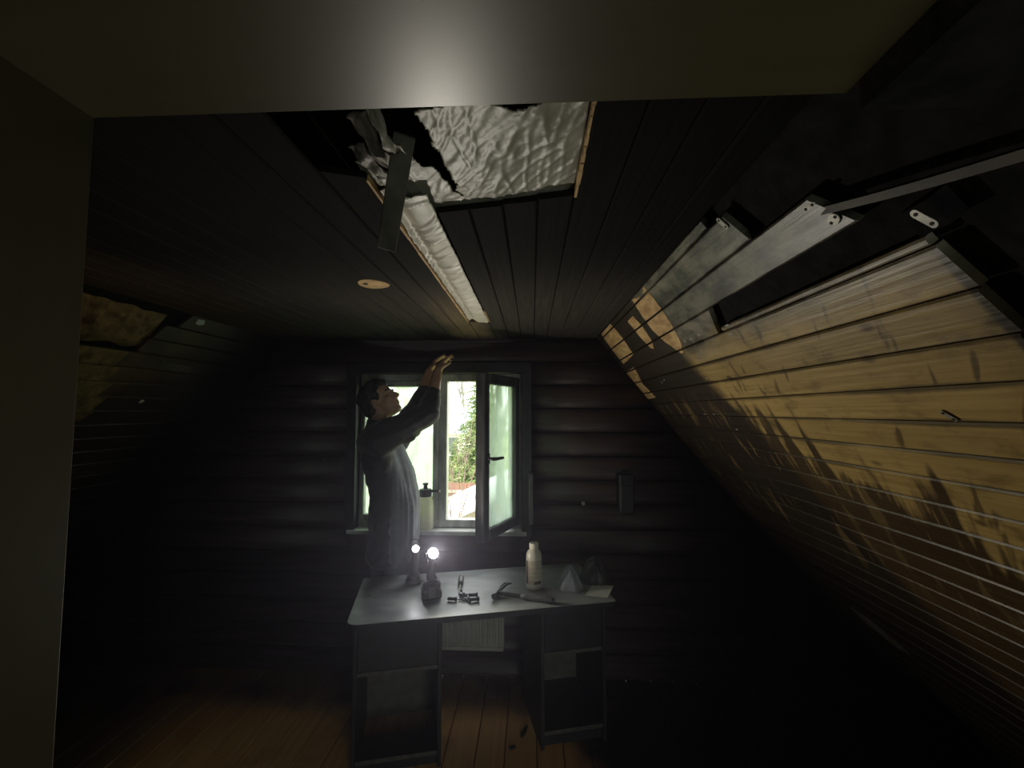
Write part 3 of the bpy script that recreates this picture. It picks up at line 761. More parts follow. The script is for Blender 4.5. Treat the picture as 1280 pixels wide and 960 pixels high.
# open right sash, built closed and then swung about its hinge
HX, HY, SW, ANG = WX1-0.042, 2.815, 0.452, R(66)
mxs = Matrix.Translation((HX, HY, 0)) @ Matrix.Rotation(ANG, 4, 'Z')
def swung(mb): return mb.xf(mxs)
sz0, sz1 = FB+0.03, WZ1-0.03
sash = obj('open_sash', swung(MB().bbox((-SW, -0.03, sz0), (-SW+0.062, 0.03, sz1), 0.006).bbox((-0.055, -0.03, sz0), (0, 0.03, sz1), 0.006)
           .bbox((-SW+0.062, -0.03, sz1-0.06), (-0.055, 0.03, sz1), 0.006).bbox((-SW+0.062, -0.03, sz0), (-0.055, 0.03, sz0+0.06), 0.006)), M['pvc_dark'], w1)
obj('pane', swung(MB().box((-SW+0.058, -0.004, sz0+0.056), (-0.051, 0.004, sz1-0.056))), M['glass_r'], sash)
hz = 1.385
hd = MB().bbox((-SW+0.022, -0.04, hz-0.03), (-SW+0.05, -0.028, hz+0.03), 0.003)
hd.tube([(-SW+0.036, -0.035, hz), (-SW+0.036, -0.065, hz)], 0.009, 8)
hd.tube([(-SW+0.036, -0.065, hz), (-SW+0.075, -0.068, hz-0.002), (-SW+0.155, -0.066, hz-0.004)], [0.011, 0.010, 0.008], 8)
obj('handle', swung(hd), M['black'], sash)
for hzz in (sz0+0.10, sz1-0.10):
    obj('hinge', MB().lathe([(0.009, 0), (0.009, 0.07)], (HX+0.008, HY-0.004, hzz), 10), M['steel'], w1)

# ------------------------------------------------------------------ radiator
rd = thing('radiator', (-0.45, 2.70, 0.22), 'white ribbed panel radiator on the log wall under the window', 'radiator')
obj('panel', MB().box((-0.72, 2.685, 0.22), (-0.175, 2.70, 0.62)), M['radiator'], rd)
for k in range(16):
    xk = -0.71 + k*0.0335
    mb = MB(); a = xk; b = xk + 0.022
    mb.add([(a, 2.685, 0.245), (a+0.005, 2.674, 0.255), (b-0.005, 2.674, 0.255), (b, 2.685, 0.245), (a, 2.685, 0.60), (a+0.005, 2.674, 0.59), (b-0.005, 2.674, 0.59), (b, 2.685, 0.60)],
           [(0,1,5,4),(1,2,6,5),(2,3,7,6),(0,3,2,1),(4,5,6,7),(3,0,4,7)])
    obj('rib', mb, M['radiator'], rd)
obj('side_cover', MB().bbox((-0.178, 2.68, 0.22), (-0.172, 2.755, 0.62), 0.002), M['radiator'], rd)
obj('bracket', MB().box((-0.55, 2.70, 0.25), (-0.52, 2.765, 0.55)), M['steel'], rd)
obj('bracket', MB().box((-0.30, 2.70, 0.25), (-0.27, 2.765, 0.55)), M['steel'], rd)
obj('bottom_rail', MB().bbox((-0.72, 2.676, 0.212), (-0.175, 2.75, 0.236), 0.003), M['radiator'], rd)

# ------------------------------------------------------------------ desk
DZ = 0.72
DO = Vector((-0.812, 1.90, 0)); DA = R(13.8); DL, DD = 1.262, 0.555
dmx = Matrix.Translation(DO) @ Matrix.Rotation(DA, 4, 'Z')      # local: x along the front edge, y towards the wall
def dk(mb): return mb.xf(dmx)
def dpt(x, y, z=0.0): return dmx @ Vector((x, y, z))
desk = thing('desk', dpt(DL/2, DD/2), 'dark two-pedestal desk with a dusty grey top set askew before the window', 'desk')
poly = []
for cx_, cy_, r, a0 in ((0.05, 0.05, 0.05, 180), (DL-0.02, 0.02, 0.02, 270), (DL-0.02, DD-0.02, 0.02, 0), (0.02, DD-0.02, 0.02, 90)):
    for k in range(7): poly.append((cx_ + r*math.cos(R(a0+15*k)), cy_ + r*math.sin(R(a0+15*k))))
tp = obj('desk_top', dk(MB().prism(poly, 0.0245, lambda u, v, w: Vector((u, v, DZ-0.026+w)))), M['desk'], desk)
obj('top_laminate', dk(MB().prism([(DL/2 + (u-DL/2)*0.997, DD/2 + (v-DD/2)*0.993) for u, v in poly], 0.0017, lambda u, v, w: Vector((u, v, DZ-0.0017+w)))), M['desktop'], tp)
def pedestal(x0, x1, back_low, shelves):
    f0, f1, t = 0.10, DD-0.04, 0.018
    obj('side_panel', dk(MB().bbox((x0, f0, 0), (x0+t, f1, DZ-0.026), 0.0015)), M['desk'], desk)
    obj('side_panel', dk(MB().bbox((x1-t, f0, 0), (x1, f1, DZ-0.026), 0.0015)), M['desk'], desk)
    obj('back_panel', dk(MB().box((x0+t, f1-0.012, back_low), (x1-t, f1-0.006, DZ-0.03))), M['desk_back'], desk)
    obj('plinth', dk(MB().box((x0+t, f0+0.03, 0), (x1-t, f0+0.045, 0.05))), M['desk'], desk)
    for zsh, fk in shelves:
        sh = obj('shelf', dk(MB().box((x0+t, f0+0.012, zsh-0.018), (x1-t, f0+0.012 + (f1-f0-0.024)*fk, zsh))), M['desk'], desk)
        obj('edge_band', dk(MB().bbox((x0+t, f0+0.008, zsh-0.018), (x1-t, f0+0.0125, zsh), 0.001)), M['desk_edge'], sh)
    zt = shelves[0][0]
    obj('drawer_front', dk(MB().bbox((x0+t+0.002, f0+0.004, zt+0.004), (x1-t-0.002, f0+0.020, DZ-0.032), 0.002)), M['desk'], desk)
pedestal(0.02, 0.42, 0.0, ((0.455, 1.0), (0.07, 0.40)))
pedestal(DL-0.36, DL-0.02, 0.0, ((0.455, 1.0), (0.08, 1.0)))
obj('modesty_rail', dk(MB().box((0.42, DD-0.07, DZ-0.10), (DL-0.36, DD-0.055, DZ-0.026))), M['desk'], desk)

# ------------------------------------------------------------------ work lights (the lamps that light the room)
def work_light(p, head_z, label, aim, power, lensmat, radius, base_k, head_r, scale_name, wide, col):
    p = Vector(p)
    t = thing('work_light', p, label, 'work light', 'cordless work lights standing on the desk')
    aim = Vector(aim).normalized()
    w, d, h = base_k
    rz = Matrix.Translation(p) @ Matrix.Rotation(R(18), 4, 'Z')
    mb = MB().bbox((-w/2, -d/2, 0), (w/2, d/2, h*0.55), 0.010, rz).bbox((-w/2+0.006, -d/2+0.006, h*0.5), (w/2-0.006, d/2-0.006, h), 0.012, rz)
    bs = obj('battery_base', mb, M['battery'], t)
    obj('battery_clip', MB().bbox((-w*0.18, -d/2-0.005, h*0.15), (w*0.18, -d/2+0.004, h*0.8), 0.003, rz), M['lampgrey'], bs)
    hc = p + Vector((0.004, 0.012, head_z))
    neck = [p + Vector((0, 0.006, h-0.005)), p + Vector((-0.006, 0.012, h+0.02)), p + Vector((0, 0.016, (h+head_z)/2)), hc - Vector((0, 0, head_r*0.8)) - aim*0.02]
    obj('handle', MB().tube(neck, [0.028, 0.023, 0.021, 0.021], 12), M['lampgrey'], t, smooth=True)
    r = head_r
    hd = obj('lamp_head', MB().lathe([(r*0.45, -0.052), (r*0.72, -0.044), (r*0.86, -0.02), (r, -0.004), (r, 0.004), (r*0.9, 0.004), (r*0.88, -0.002), (0.0, -0.002)], hc, 20, aim), M['lampgrey'], t)
    obj('lens', MB().lathe([(r*0.86, -0.002), (r*0.86, 0.001), (r*0.6, 0.005), (0.001, 0.007)], hc, 20, aim), lensmat, hd, smooth=True)
    for sgn in (-1, 1):
        q = aim.cross(Vector((0, 0, 1))).normalized()*sgn*(r+0.004)
        obj('pivot_knob', MB().lathe([(0.008, -0.004), (0.008, 0.004)], hc + q - aim*0.02, 10, q), M['black'], hd)
    ld = bpy.data.lights.new('work_light_beam', 'SPOT')
    ld.energy = power; ld.color = col; ld.shadow_soft_size = radius; ld.spot_size = R(wide); ld.spot_blend = 1.0
    lo = bpy.data.objects.new('work_light_beam', ld); COL.objects.link(lo)
    lo.parent = hd; lo.location = hc + aim*0.022 - worldloc(hd)
    lo.rotation_mode = 'QUATERNION'; lo.rotation_quaternion = aim.to_track_quat('-Z', 'Y')
    return t
work_light((-0.507, 2.205, DZ), 0.212, 'glaring work light nearest the front edge of the desk', (0.52, -0.70, 0.54), 38, M['lens'], 0.02, (0.098, 0.085, 0.088), 0.030, 'a', 174, (1.0, 0.93, 0.80))
# the second light has a ring on its head
t2 = work_light((-0.642, 2.375, DZ), 0.180, 'dimmer work light with a chrome ring, behind the glaring one', (0.25, -0.95, 0.15), 1.0, M['lens2'], 0.015, (0.088, 0.066, 0.05), 0.022, 'b', 140, (0.95, 0.95, 1.0))
ring = []
for k in range(17):
    a = 2*math.pi*k/16; ring.append(Vector((-0.636 + 0.021*math.cos(a), 2.377, DZ + 0.214 + 0.019*math.sin(a))))
obj('hanging_ring', MB().tube(ring, 0.0035, 6, False), M['chrome'], t2)

# ------------------------------------------------------------------ things on the desk
bt = thing('bottle', (0.008, 2.345, DZ), 'tall white plastic bottle with a screw cap standing on the desk', 'bottle')
obj('body', MB().lathe([(0.0330, 0), (0.0401, 0.003), (0.0418, 0.010), (0.0413, 0.08), (0.0418, 0.155), (0.0407, 0.172), (0.0352, 0.188), (0.024, 0.200), (0.021, 0.206)], (0.008, 2.345, DZ), 28), M['whiteplastic'], bt, smooth=True)
obj('cap', MB().lathe([(0.0235, 0.203), (0.0245, 0.205), (0.0245, 0.230), (0.0225, 0.234), (0.0, 0.2345)], (0.008, 2.345, DZ), 24), M['whiteplastic'], bt)
def arc_label(c, r, h0, h1, a0, a1, n=14):
    mb = MB(); vs = []; fs = []
    for k in range(n+1):
        a = R(a0 + (a1-a0)*k/n)
        for rr in (r, r+0.0008):
            for h in (h0, h1): vs.append(Vector((c[0]+rr*math.cos(a), c[1]+rr*math.sin(a), c[2]+h)))
    for k in range(n):
        i = k*4; fs += [(i+2, i+6, i+7, i+3), (i, i+1, i+5, i+4), (i, i+4, i+6, i+2), (i+1, i+3, i+7, i+5)]
    fs += [(0, 2, 3, 1), (n*4, n*4+1, n*4+3, n*4+2)]
    return mb.add(vs, fs)
lb = obj('label', arc_label((0.008, 2.345, DZ), 0.0420, 0.03, 0.15, 205, 330), M['label'], bt)
obj('label_stripe', arc_label((0.008, 2.345, DZ), 0.0429, 0.032, 0.148, 205, 222, 4), M['label_dark'], lb)
for k in range(4):
    obj('print_line', arc_label((0.008, 2.345, DZ), 0.0429, 0.055 + k*0.022, 0.0575 + k*0.022, 235, 320, 8), M['whiteplastic'], lb)
obj('print_block', arc_label((0.008, 2.345, DZ), 0.0429, 0.033, 0.047, 270, 325, 6), M['desk_edge'], lb)

# claw hammer lying on the desk
ha, hb_ = Vector((-0.175, 2.235, DZ)), Vector((0.105, 2.155, DZ))
hm = thing('claw_hammer', (ha+hb_)/2, 'dark claw hammer lying on the desk in front of the bottle', 'hammer')
dv = (hb_-ha).normalized(); pv = Vector((-dv.y, dv.x, 0))
mxh = Matrix((dv, pv, Vector((0, 0, 1)))).transposed().to_4x4(); mxh.translation = ha
Lh = (hb_-ha).length
obj('shaft', MB().tube([mxh @ Vector(q) for q in ((0.0, 0, 0.016), (Lh*0.5, 0, 0.014))], [0.011, 0.009], 10), M['hammer'], hm)
obj('grip', MB().tube([mxh @ Vector(q) for q in ((Lh*0.42, 0, 0.015), (Lh*0.5, 0, 0.0165), (Lh*0.75, 0, 0.0155), (Lh*0.95, 0, 0.0175), (Lh, 0, 0.016))], [0.0115, 0.0145, 0.013, 0.0165, 0.012], 10), M['grip'], hm, smooth=True)
hd = MB().tube([mxh @ Vector(q) for q in ((0, -0.052, 0.017), (0, -0.038, 0.017), (0, -0.034, 0.017), (0, -0.015, 0.017), (0, 0.02, 0.018))], [0.0155, 0.0155, 0.011, 0.013, 0.013], 10)
for sgn in (-1, 1):
    hd.tube([mxh @ Vector(q) for q in ((0.002*sgn, 0.015, 0.018), (0.006*sgn + 0.006, 0.045, 0.028), (0.008*sgn + 0.018, 0.072, 0.036), (0.009*sgn + 0.034, 0.088, 0.036))], [0.009, 0.0075, 0.006, 0.0035], 8)
obj('claw_head', hd, M['hammer'], hm)

# screwdriver and a spill of screws
sd_a, sd_b = Vector((-0.392, 2.435, DZ)), Vector((-0.372, 2.235, DZ))
sd = thing('screwdriver', (sd_a+sd_b)/2, 'screwdriver lying on the desk with its tip in the black screws', 'screwdriver')
d = (sd_b-sd_a).normalized()
up = Vector((0, 0, 1))
obj('handle', MB().tube([sd_a + up*0.017, sd_a + d*0.008 + up*0.017, sd_a + d*0.05 + up*0.017, sd_a + d*0.085 + up*0.016, sd_a + d*0.10 + up*0.015], [0.010, 0.0155, 0.0165, 0.013, 0.010], 10), M['lampgrey'], sd, smooth=True)
obj('shank', MB().tube([sd_a + d*0.098 + up*0.015, sd_b - d*0.01 + up*0.006, sd_b + up*0.004], [0.0045, 0.004, 0.002], 8), M['steel'], sd)
def screw_mesh():
    return MB().lathe([(0.0001, -0.021), (0.0022, -0.012), (0.0019, -0.010), (0.0026, -0.004), (0.0020, -0.002), (0.0026, 0.006), (0.0021, 0.010), (0.0024, 0.016), (0.0060, 0.021), (0.0060, 0.0225), (0.0, 0.0226)], (0, 0, 0), 8)
for k in range(14):
    a, rr = random.uniform(0, 6.28), random.uniform(0.0, 0.045)
    c = Vector((-0.345 + rr*math.cos(a)*0.9, 2.195 + rr*math.sin(a)*1.3, DZ + 0.0065 + (0.006 if rr < 0.02 else 0)))
    th = random.uniform(0, 6.28); tl = random.uniform(-0.1, 0.35) if rr < 0.03 else 0.0
    q = Vector((math.cos(th)*math.cos(tl), math.sin(th)*math.cos(tl), math.sin(tl)))
    mb = screw_mesh(); mb.xf(Matrix.Translation(c + Vector((0, 0, 0.012*abs(math.sin(tl))))) @ q.to_track_quat('Z', 'Y').to_matrix().to_4x4())
    tag(obj('screw', mb, M['black']), 'black screw in the small heap beside the screwdriver tip', 'screw', 'black screws heaped on the desk')
for k, (px, py, an, lab) in enumerate(((-0.285, 2.165, 20, 'stubby black wall plug at the right of the screw heap'), (-0.298, 2.215, 10, 'stubby black wall plug behind the right of the screw heap'), (-0.395, 2.165, -5, 'small black wall plug at the left of the screw heap'))):
    q = Vector((math.cos(R(an)), math.sin(R(an)), 0))
    tag(obj('wall_plug', MB().lathe([(0.006, -0.022), (0.0085, -0.018), (0.0075, 0), (0.0085, 0.004), (0.0075, 0.012), (0.011, 0.02), (0.011, 0.024)], (px, py, DZ+0.0112), 10, q), M['black']), lab, 'wall plug', 'black wall plugs on the desk')

# rag, bag, paper
def crumple(name, c, size, m, label, cat, seed, peaks):
    mb = MB(); n, k_ = 48, 22; vs = []; fs = []; pk = peaks
    for j in range(k_+1):
        ph = math.pi/2*j/k_
        for i in range(n):
            t = 2*math.pi*i/n
            r = 1 + 0.22*noise.noise(Vector((math.cos(t)*1.6, math.sin(t)*1.6, seed))) 
            fold = 0.10*abs(noise.noise(Vector((math.cos(t)*3.6, math.sin(t)*3.6, ph*1.2+seed)))) + 0.07*noise.noise(Vector((math.cos(t)*7, math.sin(t)*7, ph*3+seed)))
            rad = (math.cos(ph)**1.0 * (1-0.45*pk) + pk*0.45*(1-math.sin(ph))) * r * (1 - fold*(1.6 if pk else 1))
            zz = math.sin(ph)**1.25 * (1 + 0.28*noise.noise(Vector((math.cos(t)*1.2, math.sin(t)*1.2, seed+9))))
            vs.append(Vector((c[0] + rad*math.cos(t)*size[0], c[1] + rad*math.sin(t)*size[1], c[2] + 0.0005 + zz*size[2])))
    for j in range(k_):
        for i in range(n): a, b = j*n+i, j*n+(i+1) % n; fs.append((a, b, b+n, a+n))
    fs.append(tuple(reversed(range(n)))); fs.append(tuple(k_*n+i for i in range(n)))
    mb.add(vs, fs)
    return tag(obj(name, mb, m, smooth=True), label, cat)
crumple('crumpled_rag', (0.200, 2.365, DZ), (0.075, 0.07, 0.105), M['rag'], 'light grey crumpled rag between the bottle and the dark bag', 'rag', 3.1, 1.0)
crumple('plastic_bag', (0.345, 2.465, DZ), (0.085, 0.085, 0.125), M['bag'], 'dark crumpled plastic bag at the right end of the desk', 'bag', 7.7, 0.0)
mb = MB(); vs = []; fs = []
corn = [Vector((0.266, 2.262, 0)), Vector((0.372, 2.232, 0)), Vector((0.432, 2.385, 0)), Vector((0.326, 2.415, 0))]
for j in range(9):
    for i in range(9):
        u, v = i/8, j/8
        p = corn[0].lerp(corn[1], u).lerp(corn[3].lerp(corn[2], u), v)
        p.z = DZ + 0.001 + 0.006*max(0, u-0.75)*v*2 + 0.003*max(0, 0.2-v)*u*4
        vs.append(p)
for j in range(8):
    for i in range(8): a = j*9+i; fs.append((a, a+1, a+10, a+9))
mb.add(vs, fs); o = tag(obj('paper_sheet', mb, M['paper']), 'small white sheet of paper at the right corner of the desk', 'paper')
so = o.modifiers.new('thickness', 'SOLIDIFY'); so.thickness = 0.0006; so.offset = 1
for (px, py, s_, mm, lab) in ((-0.825, 2.215, 0.009, 'debris', 'pale crumb near the left edge of the desk top'), (-0.785, 2.185, 0.008, 'debris', 'smaller grey crumb right of the pale crumb, left end of desk')):
    mb = MB().ell((px, py, DZ+s_*0.55), (s_, s_*0.7, s_*0.6), None, 8, 5); mb.v = [p + Vector((noise.noise(p*90), noise.noise(p*80), 0))*s_*0.3 for p in mb.v]
    tag(obj('crumb', mb, M[mm]), lab, 'crumb', 'crumbs on the desk top')
# black bits on the floor between the pedestals
for (px, py, L_, an, lab) in ((-0.045, 2.33, 0.05, 70, 'long black splinter on the floor between the pedestals'), (-0.10, 2.22, 0.022, 20, 'short black bit on the floor in front of the splinter')):
    mb = MB().ell((0, 0, 0.007), (L_, 0.010, 0.008), None, 10, 6); mb.v = [p + Vector((noise.noise(p*70), noise.noise(p*60+Vector((3, 0, 0))), 0))*0.006 for p in mb.v]
    mb.xf(Matrix.Translation((px, py, 0)) @ Matrix.Rotation(R(an), 4, 'Z'))
    tag(obj('charred_bit', mb, M['blackbit']), lab, 'charred bit', 'black bits on the floor')
# stick and scrap on the dark floor at the right
mb = MB().tube([(0.80, 2.02, 0.009), (0.90, 2.00, 0.010), (1.01, 1.965, 0.008)], [0.008, 0.009, 0.005], 6)
tag(obj('stick', mb, M['oldboard']), 'thin stick lying on the dark floor right of the desk', 'stick')
crumple('rubble_heap', (0.98, 1.86, 0.0), (0.13, 0.10, 0.06), M['bag'], 'dark heap of scraps on the floor right of the desk', 'scraps', 1.3, 0.0)

# ------------------------------------------------------------------ on the gable wall
fx = thing('wall_box', (0.57, 2.76, 1.02), 'black box hanging on the log wall right of the window', 'wall box')
obj('housing', MB().bbox((0.525, 2.66, 1.03), (0.615, 2.758, 1.27), 0.008), M['black'], fx)
obj('front_cover', MB().bbox((0.533, 2.655, 1.04), (0.607, 2.662, 1.20), 0.002), M['casing'], fx)
obj('bracket', MB().box((0.555, 2.70, 1.27), (0.585, 2.765, 1.285)), M['black'], fx)
mb = MB(); vs = []
mb.bbox((-0.022, 2.735, 0.945), (0.006, 2.753, 1.265), 0.004)
th = thing('curtain_batten', (-0.008, 2.744, 0.945), 'pale grey upright strip fixed to the wall beside the window casing', 'wall strip')
obj('strip', mb, M['desk_edge'], th)
obj('end_cap', MB().bbox((-0.024, 2.733, 1.255), (0.008, 2.755, 1.275), 0.003), M['casing'], th)
for (px, pz, lab) in ((0.32, 1.072, 'pale plastic plug in the log wall right of the window'), (-1.344, 1.335, 'left one of two pale plugs in the log wall left of the window'), (-1.25, 1.335, 'right one of two pale plugs in the log wall left of the window')):
    tag(obj('anchor_plug', MB().lathe([(0.012, 0), (0.012, 0.012), (0.007, 0.018), (0.0, 0.018)], (px, 2.775, pz), 10, (0, -1, 0)), M['label'] if px > 0 else M['desk_edge']), lab, 'plug', 'plugs in the log wall')

# ------------------------------------------------------------------ sprayer on the sill
SPX, SPY, SPZ = -0.688, 2.795, WZ0+0.014
sp = thing('pump_sprayer', (SPX, SPY, SPZ), 'cream pump sprayer with a black head standing on the window sill', 'sprayer')
obj('tank', MB().lathe([(0.05, 0), (0.054, 0.006), (0.055, 0.03), (0.055, 0.14), (0.051, 0.175), (0.042, 0.20), (0.036, 0.21)], (SPX, SPY, SPZ), 24), M['cream'], sp, smooth=True)
hd = obj('pump_head', MB().lathe([(0.041, 0.205), (0.041, 0.245), (0.036, 0.25), (0.014, 0.252), (0.012, 0.275), (0.018, 0.278), (0.018, 0.288), (0.0, 0.29)], (SPX, SPY, SPZ), 18), M['black'], sp)
obj('spray_tube', MB().tube([(SPX+0.03, SPY, SPZ+0.238), (SPX+0.085, SPY-0.004, SPZ+0.236)], [0.009, 0.007], 8), M['black'], hd)
obj('nozzle', MB().lathe([(0.008, 0), (0.009, 0.008), (0.006, 0.012)], (SPX+0.085, SPY-0.004, SPZ+0.236), 10, (1, 0, 0)), M['label'], hd)

# ------------------------------------------------------------------ the man at the window
PB = Vector((-0.84, 2.53, 0))
man = thing('person', PB, 'man in a charcoal jacket and grey work clothes reaching up over the window', 'person')
TILT = R(34)
Fh = Vector((math.cos(TILT), 0, math.sin(TILT))); Uh = Vector((-math.sin(TILT), 0, math.cos(TILT))); Sh = Vector((0, 1, 0))
# face turned a touch towards the room
yaw = Matrix.Rotation(R(-6), 3, 'Z'); Fh, Uh, Sh = yaw @ Fh, yaw @ Uh, yaw @ Sh
HC = Vector((-0.888, 2.50, 1.708))
def hp(f, s, u): return HC + Fh*f + Sh*s + Uh*u
hm3 = Matrix((Fh, Sh, Uh)).transposed()
body = MB()
body.ell(hp(-0.012, 0, 0.028), (0.098, 0.075, 0.090), hm3, 20, 14)         # cranium
body.ell(hp(0.030, 0, -0.035), (0.062, 0.060, 0.080), hm3, 18, 12)         # face
body.ell(hp(0.060, 0, -0.094), (0.028, 0.032, 0.022), hm3)                 # chin
body.ell(hp(0.028, 0, -0.080), (0.050, 0.050, 0.030), hm3)                 # jaw
body.ell(hp(0.080, 0, 0.018), (0.015, 0.050, 0.012), hm3)                  # brow
body.caps([hp(0.086, 0, 0.008), hp(0.108, 0, -0.026)], [0.008, 0.0125])    # nose
body.ell(hp(0.098, 0, -0.030), (0.013, 0.017, 0.009), hm3)
body.ell(hp(0.084, 0, -0.057), (0.012, 0.024, 0.0065), hm3)                # lips
body.ell(hp(0.081, 0, -0.069), (0.012, 0.021, 0.0065), hm3)
for sg in (-1, 1):
    body.ell(hp(0.055, sg*0.042, -0.022), (0.022, 0.018, 0.022), hm3)      # cheeks
    body.ell(hp(-0.010, sg*0.077, -0.020), (0.018, 0.008, 0.031), hm3)     # ears
    body.ell(hp(-0.004, sg*0.075, -0.046), (0.010, 0.008, 0.011), hm3)
NB = Vector((-0.892, 2.525, 1.50))
body.caps([hp(-0.030, 0, -0.060), NB], [0.058, 0.062])
# trunk and legs (under the clothes)
body.caps([(-0.885, 2.525, 1.46), (-0.855, 2.525, 1.30), (-0.83, 2.55, 1.10), (-0.83, 2.575, 0.95)], [0.095, 0.075, 0.075, 0.08])
for sg in (-1, 1): body.caps([(-0.875, 2.525, 1.46), (-0.868, 2.525 + sg*0.165, 1.49)], [0.08, 0.065])
KN = {-1: Vector((-0.785, 2.565, 0.50)), 1: Vector((-0.885, 2.62, 0.50))}
AK = {-1: Vector((-0.80, 2.56, 0.085)), 1: Vector((-0.925, 2.63, 0.085))}
for sg in (-1, 1):
    body.caps([(-0.83 - sg*0.03, 2.58 + sg*0.02, 0.90), KN[sg], AK[sg]], [0.078, 0.052, 0.04])
    body.caps([AK[sg] - Vector((0.01, 0, 0.035)), AK[sg] + Vector((0.13, 0, -0.052))], [0.038, 0.028])
ARM = {-1: [Vector((-0.862, 2.365, 1.505)), Vector((-0.580, 2.425, 1.655)), Vector((-0.572, 2.585, 1.885))],
        1: [Vector((-0.862, 2.675, 1.505)), Vector((-0.690, 2.650, 1.690)), Vector((-0.640, 2.680, 1.900))]}
for sg in (-1, 1):
    S_, E_, W_ = ARM[sg]
    body.caps([S_, E_], [0.058, 0.043]); body.caps([E_, E_.lerp(W_, 0.3), W_], [0.043, 0.043, 0.029])
def hand(W_, dirv, palm_n, side):
    """palm, four bent fingers and a thumb"""
    d = dirv.normalized(); n = (palm_n - d*palm_n.dot(d)).normalized(); a = d.cross(n)*side
    body.ell(W_ + d*0.045, (0.048, 0.040, 0.018), Matrix((d, a, n)).transposed())
    body.caps([W_, W_ + d*0.03], [0.028, 0.024])
    for i, (off, ln, curl) in enumerate(((-0.030, 0.068, 0.25), (-0.010, 0.078, 0.5), (0.010, 0.073, 0.65), (0.029, 0.058, 0.8))):
        p = W_ + d*(0.078 - 0.004*abs(i-1)) + a*off; c = 0.25; pts = [W_ + d*0.05 + a*off*0.8, p]; dd = d + a*off*3
        for seg in (0.44, 0.31, 0.25):
            c += curl*0.55; q = (dd.normalized()*math.cos(c) + n*math.sin(c)); p = p + q*ln*seg; pts.append(p)
        body.caps(pts, [0.0105, 0.0100, 0.0092, 0.0084, 0.0072], 10)
    t0 = W_ + d*0.028 - a*0.030
    body.caps([W_ + d*0.022 - a*0.012, t0, t0 + (d*0.55 - a*0.75 + n*0.3).normalized()*0.034, t0 + (d*0.8 - a*0.55 + n*0.5).normalized()*0.064], [0.015, 0.0135, 0.011, 0.009], 10)
hand(ARM[-1][2], Vector((0.30, 0.30, 0.90)), Vector((0.75, 0.55, -0.2)), 1)
hand(ARM[1][2], Vector((0.45, 0.10, 0.88)), Vector((0.75, 0.15, -0.4)), 1)
bm_, _ = remesh(body, 0.0065, 3)
bd = obj('body', bm_, M['skin'], man, smooth=True, fix=False)
# eyes, brows, hair
for sg in (-1, 1):
    obj('eye', MB().ell(hp(0.080, sg*0.031, -0.004), (0.010, 0.011, 0.008), hm3), M['label'], bd, smooth=True)
    obj('eyebrow', MB().caps([hp(0.090, sg*0.014, 0.020), hp(0.089, sg*0.034, 0.026), hp(0.074, sg*0.052, 0.020)], [0.004, 0.0045, 0.003], 8), M['hair'], bd, smooth=True)
hr = MB().ell(hp(-0.026, 0, 0.042), (0.098, 0.083, 0.092), hm3, 24, 16)
hr.ell(hp(-0.060, 0, -0.005), (0.062, 0.072, 0.075), hm3, 20, 12).ell(hp(0.040, 0, 0.085), (0.048, 0.060, 0.034), hm3, 18, 10).ell(hp(0.0, 0, 0.10), (0.07, 0.065, 0.035), hm3, 18, 10)
for sg in (-1, 1): hr.ell(hp(0.012, sg*0.066, 0.022), (0.014, 0.012, 0.034), hm3)
hv, hn = remesh(hr, 0.007, 2)
hv.v = [p + q*0.010*noise.noise(Vector((p.x*55, p.y*55, p.z*38))) for p, q in zip(hv.v, hn)]
obj('hair', hv, M['hair'], man, smooth=True, fix=False)

def cloth(mb, voxel, sm, fn):
    v, n = remesh(mb, voxel, sm)
    v.v = [p + q*fn(p) for p, q in zip(v.v, n)]
    return v
# grey work smock and trousers
sk = MB()
sk.caps([(-0.850, 2.545, 1.40), (-0.815, 2.55, 1.27), (-0.795, 2.555, 1.12), (-0.797, 2.56, 0.98), (-0.80, 2.56, 0.868)], [0.105, 0.125, 0.135, 0.132, 0.122], 18)
for dy in (-0.10, 0.10):
    sk.caps([(-0.87, 2.54+dy*.8, 1.42), (-0.825, 2.545+dy*.7, 1.25), (-0.79, 2.545+dy*.5, 1.10), (-0.79, 2.55+dy*0.45, 0.95), (-0.795, 2.55+dy*.45, 0.872)], [0.085, 0.105, 0.122, 0.124, 0.120], 18)
sk.caps([(-0.79, 2.59, 0.90), (-0.795, 2.60, 0.62)], [0.110, 0.100], 18); sk.caps([(-0.86, 2.60, 0.90), (-0.862, 2.605, 0.62)], [0.10, 0.095], 18)

def smock_fold(p):
    a = math.atan2(p.y-2.52, p.x+0.81)
    t = max(0.0, min(1.0, (1.42 - p.z)/0.25))
    return (0.012*noise.noise(Vector((a*5.0, p.z*1.4, 3))) + 0.007*noise.noise(Vector((a*11, p.z*2.2, 8))))*t - 0.004
obj('smock', cloth(sk, 0.011, 6, smock_fold), M['smock'], man, smooth=True, fix=False)
tr = MB()
for sg in (-1, 1):
    tr.caps([(-0.825 - sg*0.03, 2.585 + sg*0.015, 0.88), KN[sg], AK[sg] + Vector((0, 0, 0.03))], [0.092, 0.072, 0.062], 16)
obj('trousers', cloth(tr, 0.012, 5, lambda p: 0.010*noise.noise(Vector((p.x*14, p.y*14, p.z*9)))), M['smock'], man, smooth=True, fix=False)
for sg in (-1, 1):
    s_ = MB().ell(AK[sg] + Vector((0.055, 0, -0.038)), (0.135, 0.048, 0.045), None, 20, 12)
    s_.ell(AK[sg] + Vector((-0.02, 0, -0.01)), (0.055, 0.047, 0.06), None, 16, 10)
    s_.v = [Vector((p.x, p.y, max(0.004, p.z))) for p in s_.v]
    sv, _ = remesh(s_, 0.008, 2)
    obj('shoe', sv, M['shoe'], man, smooth=True, fix=False)
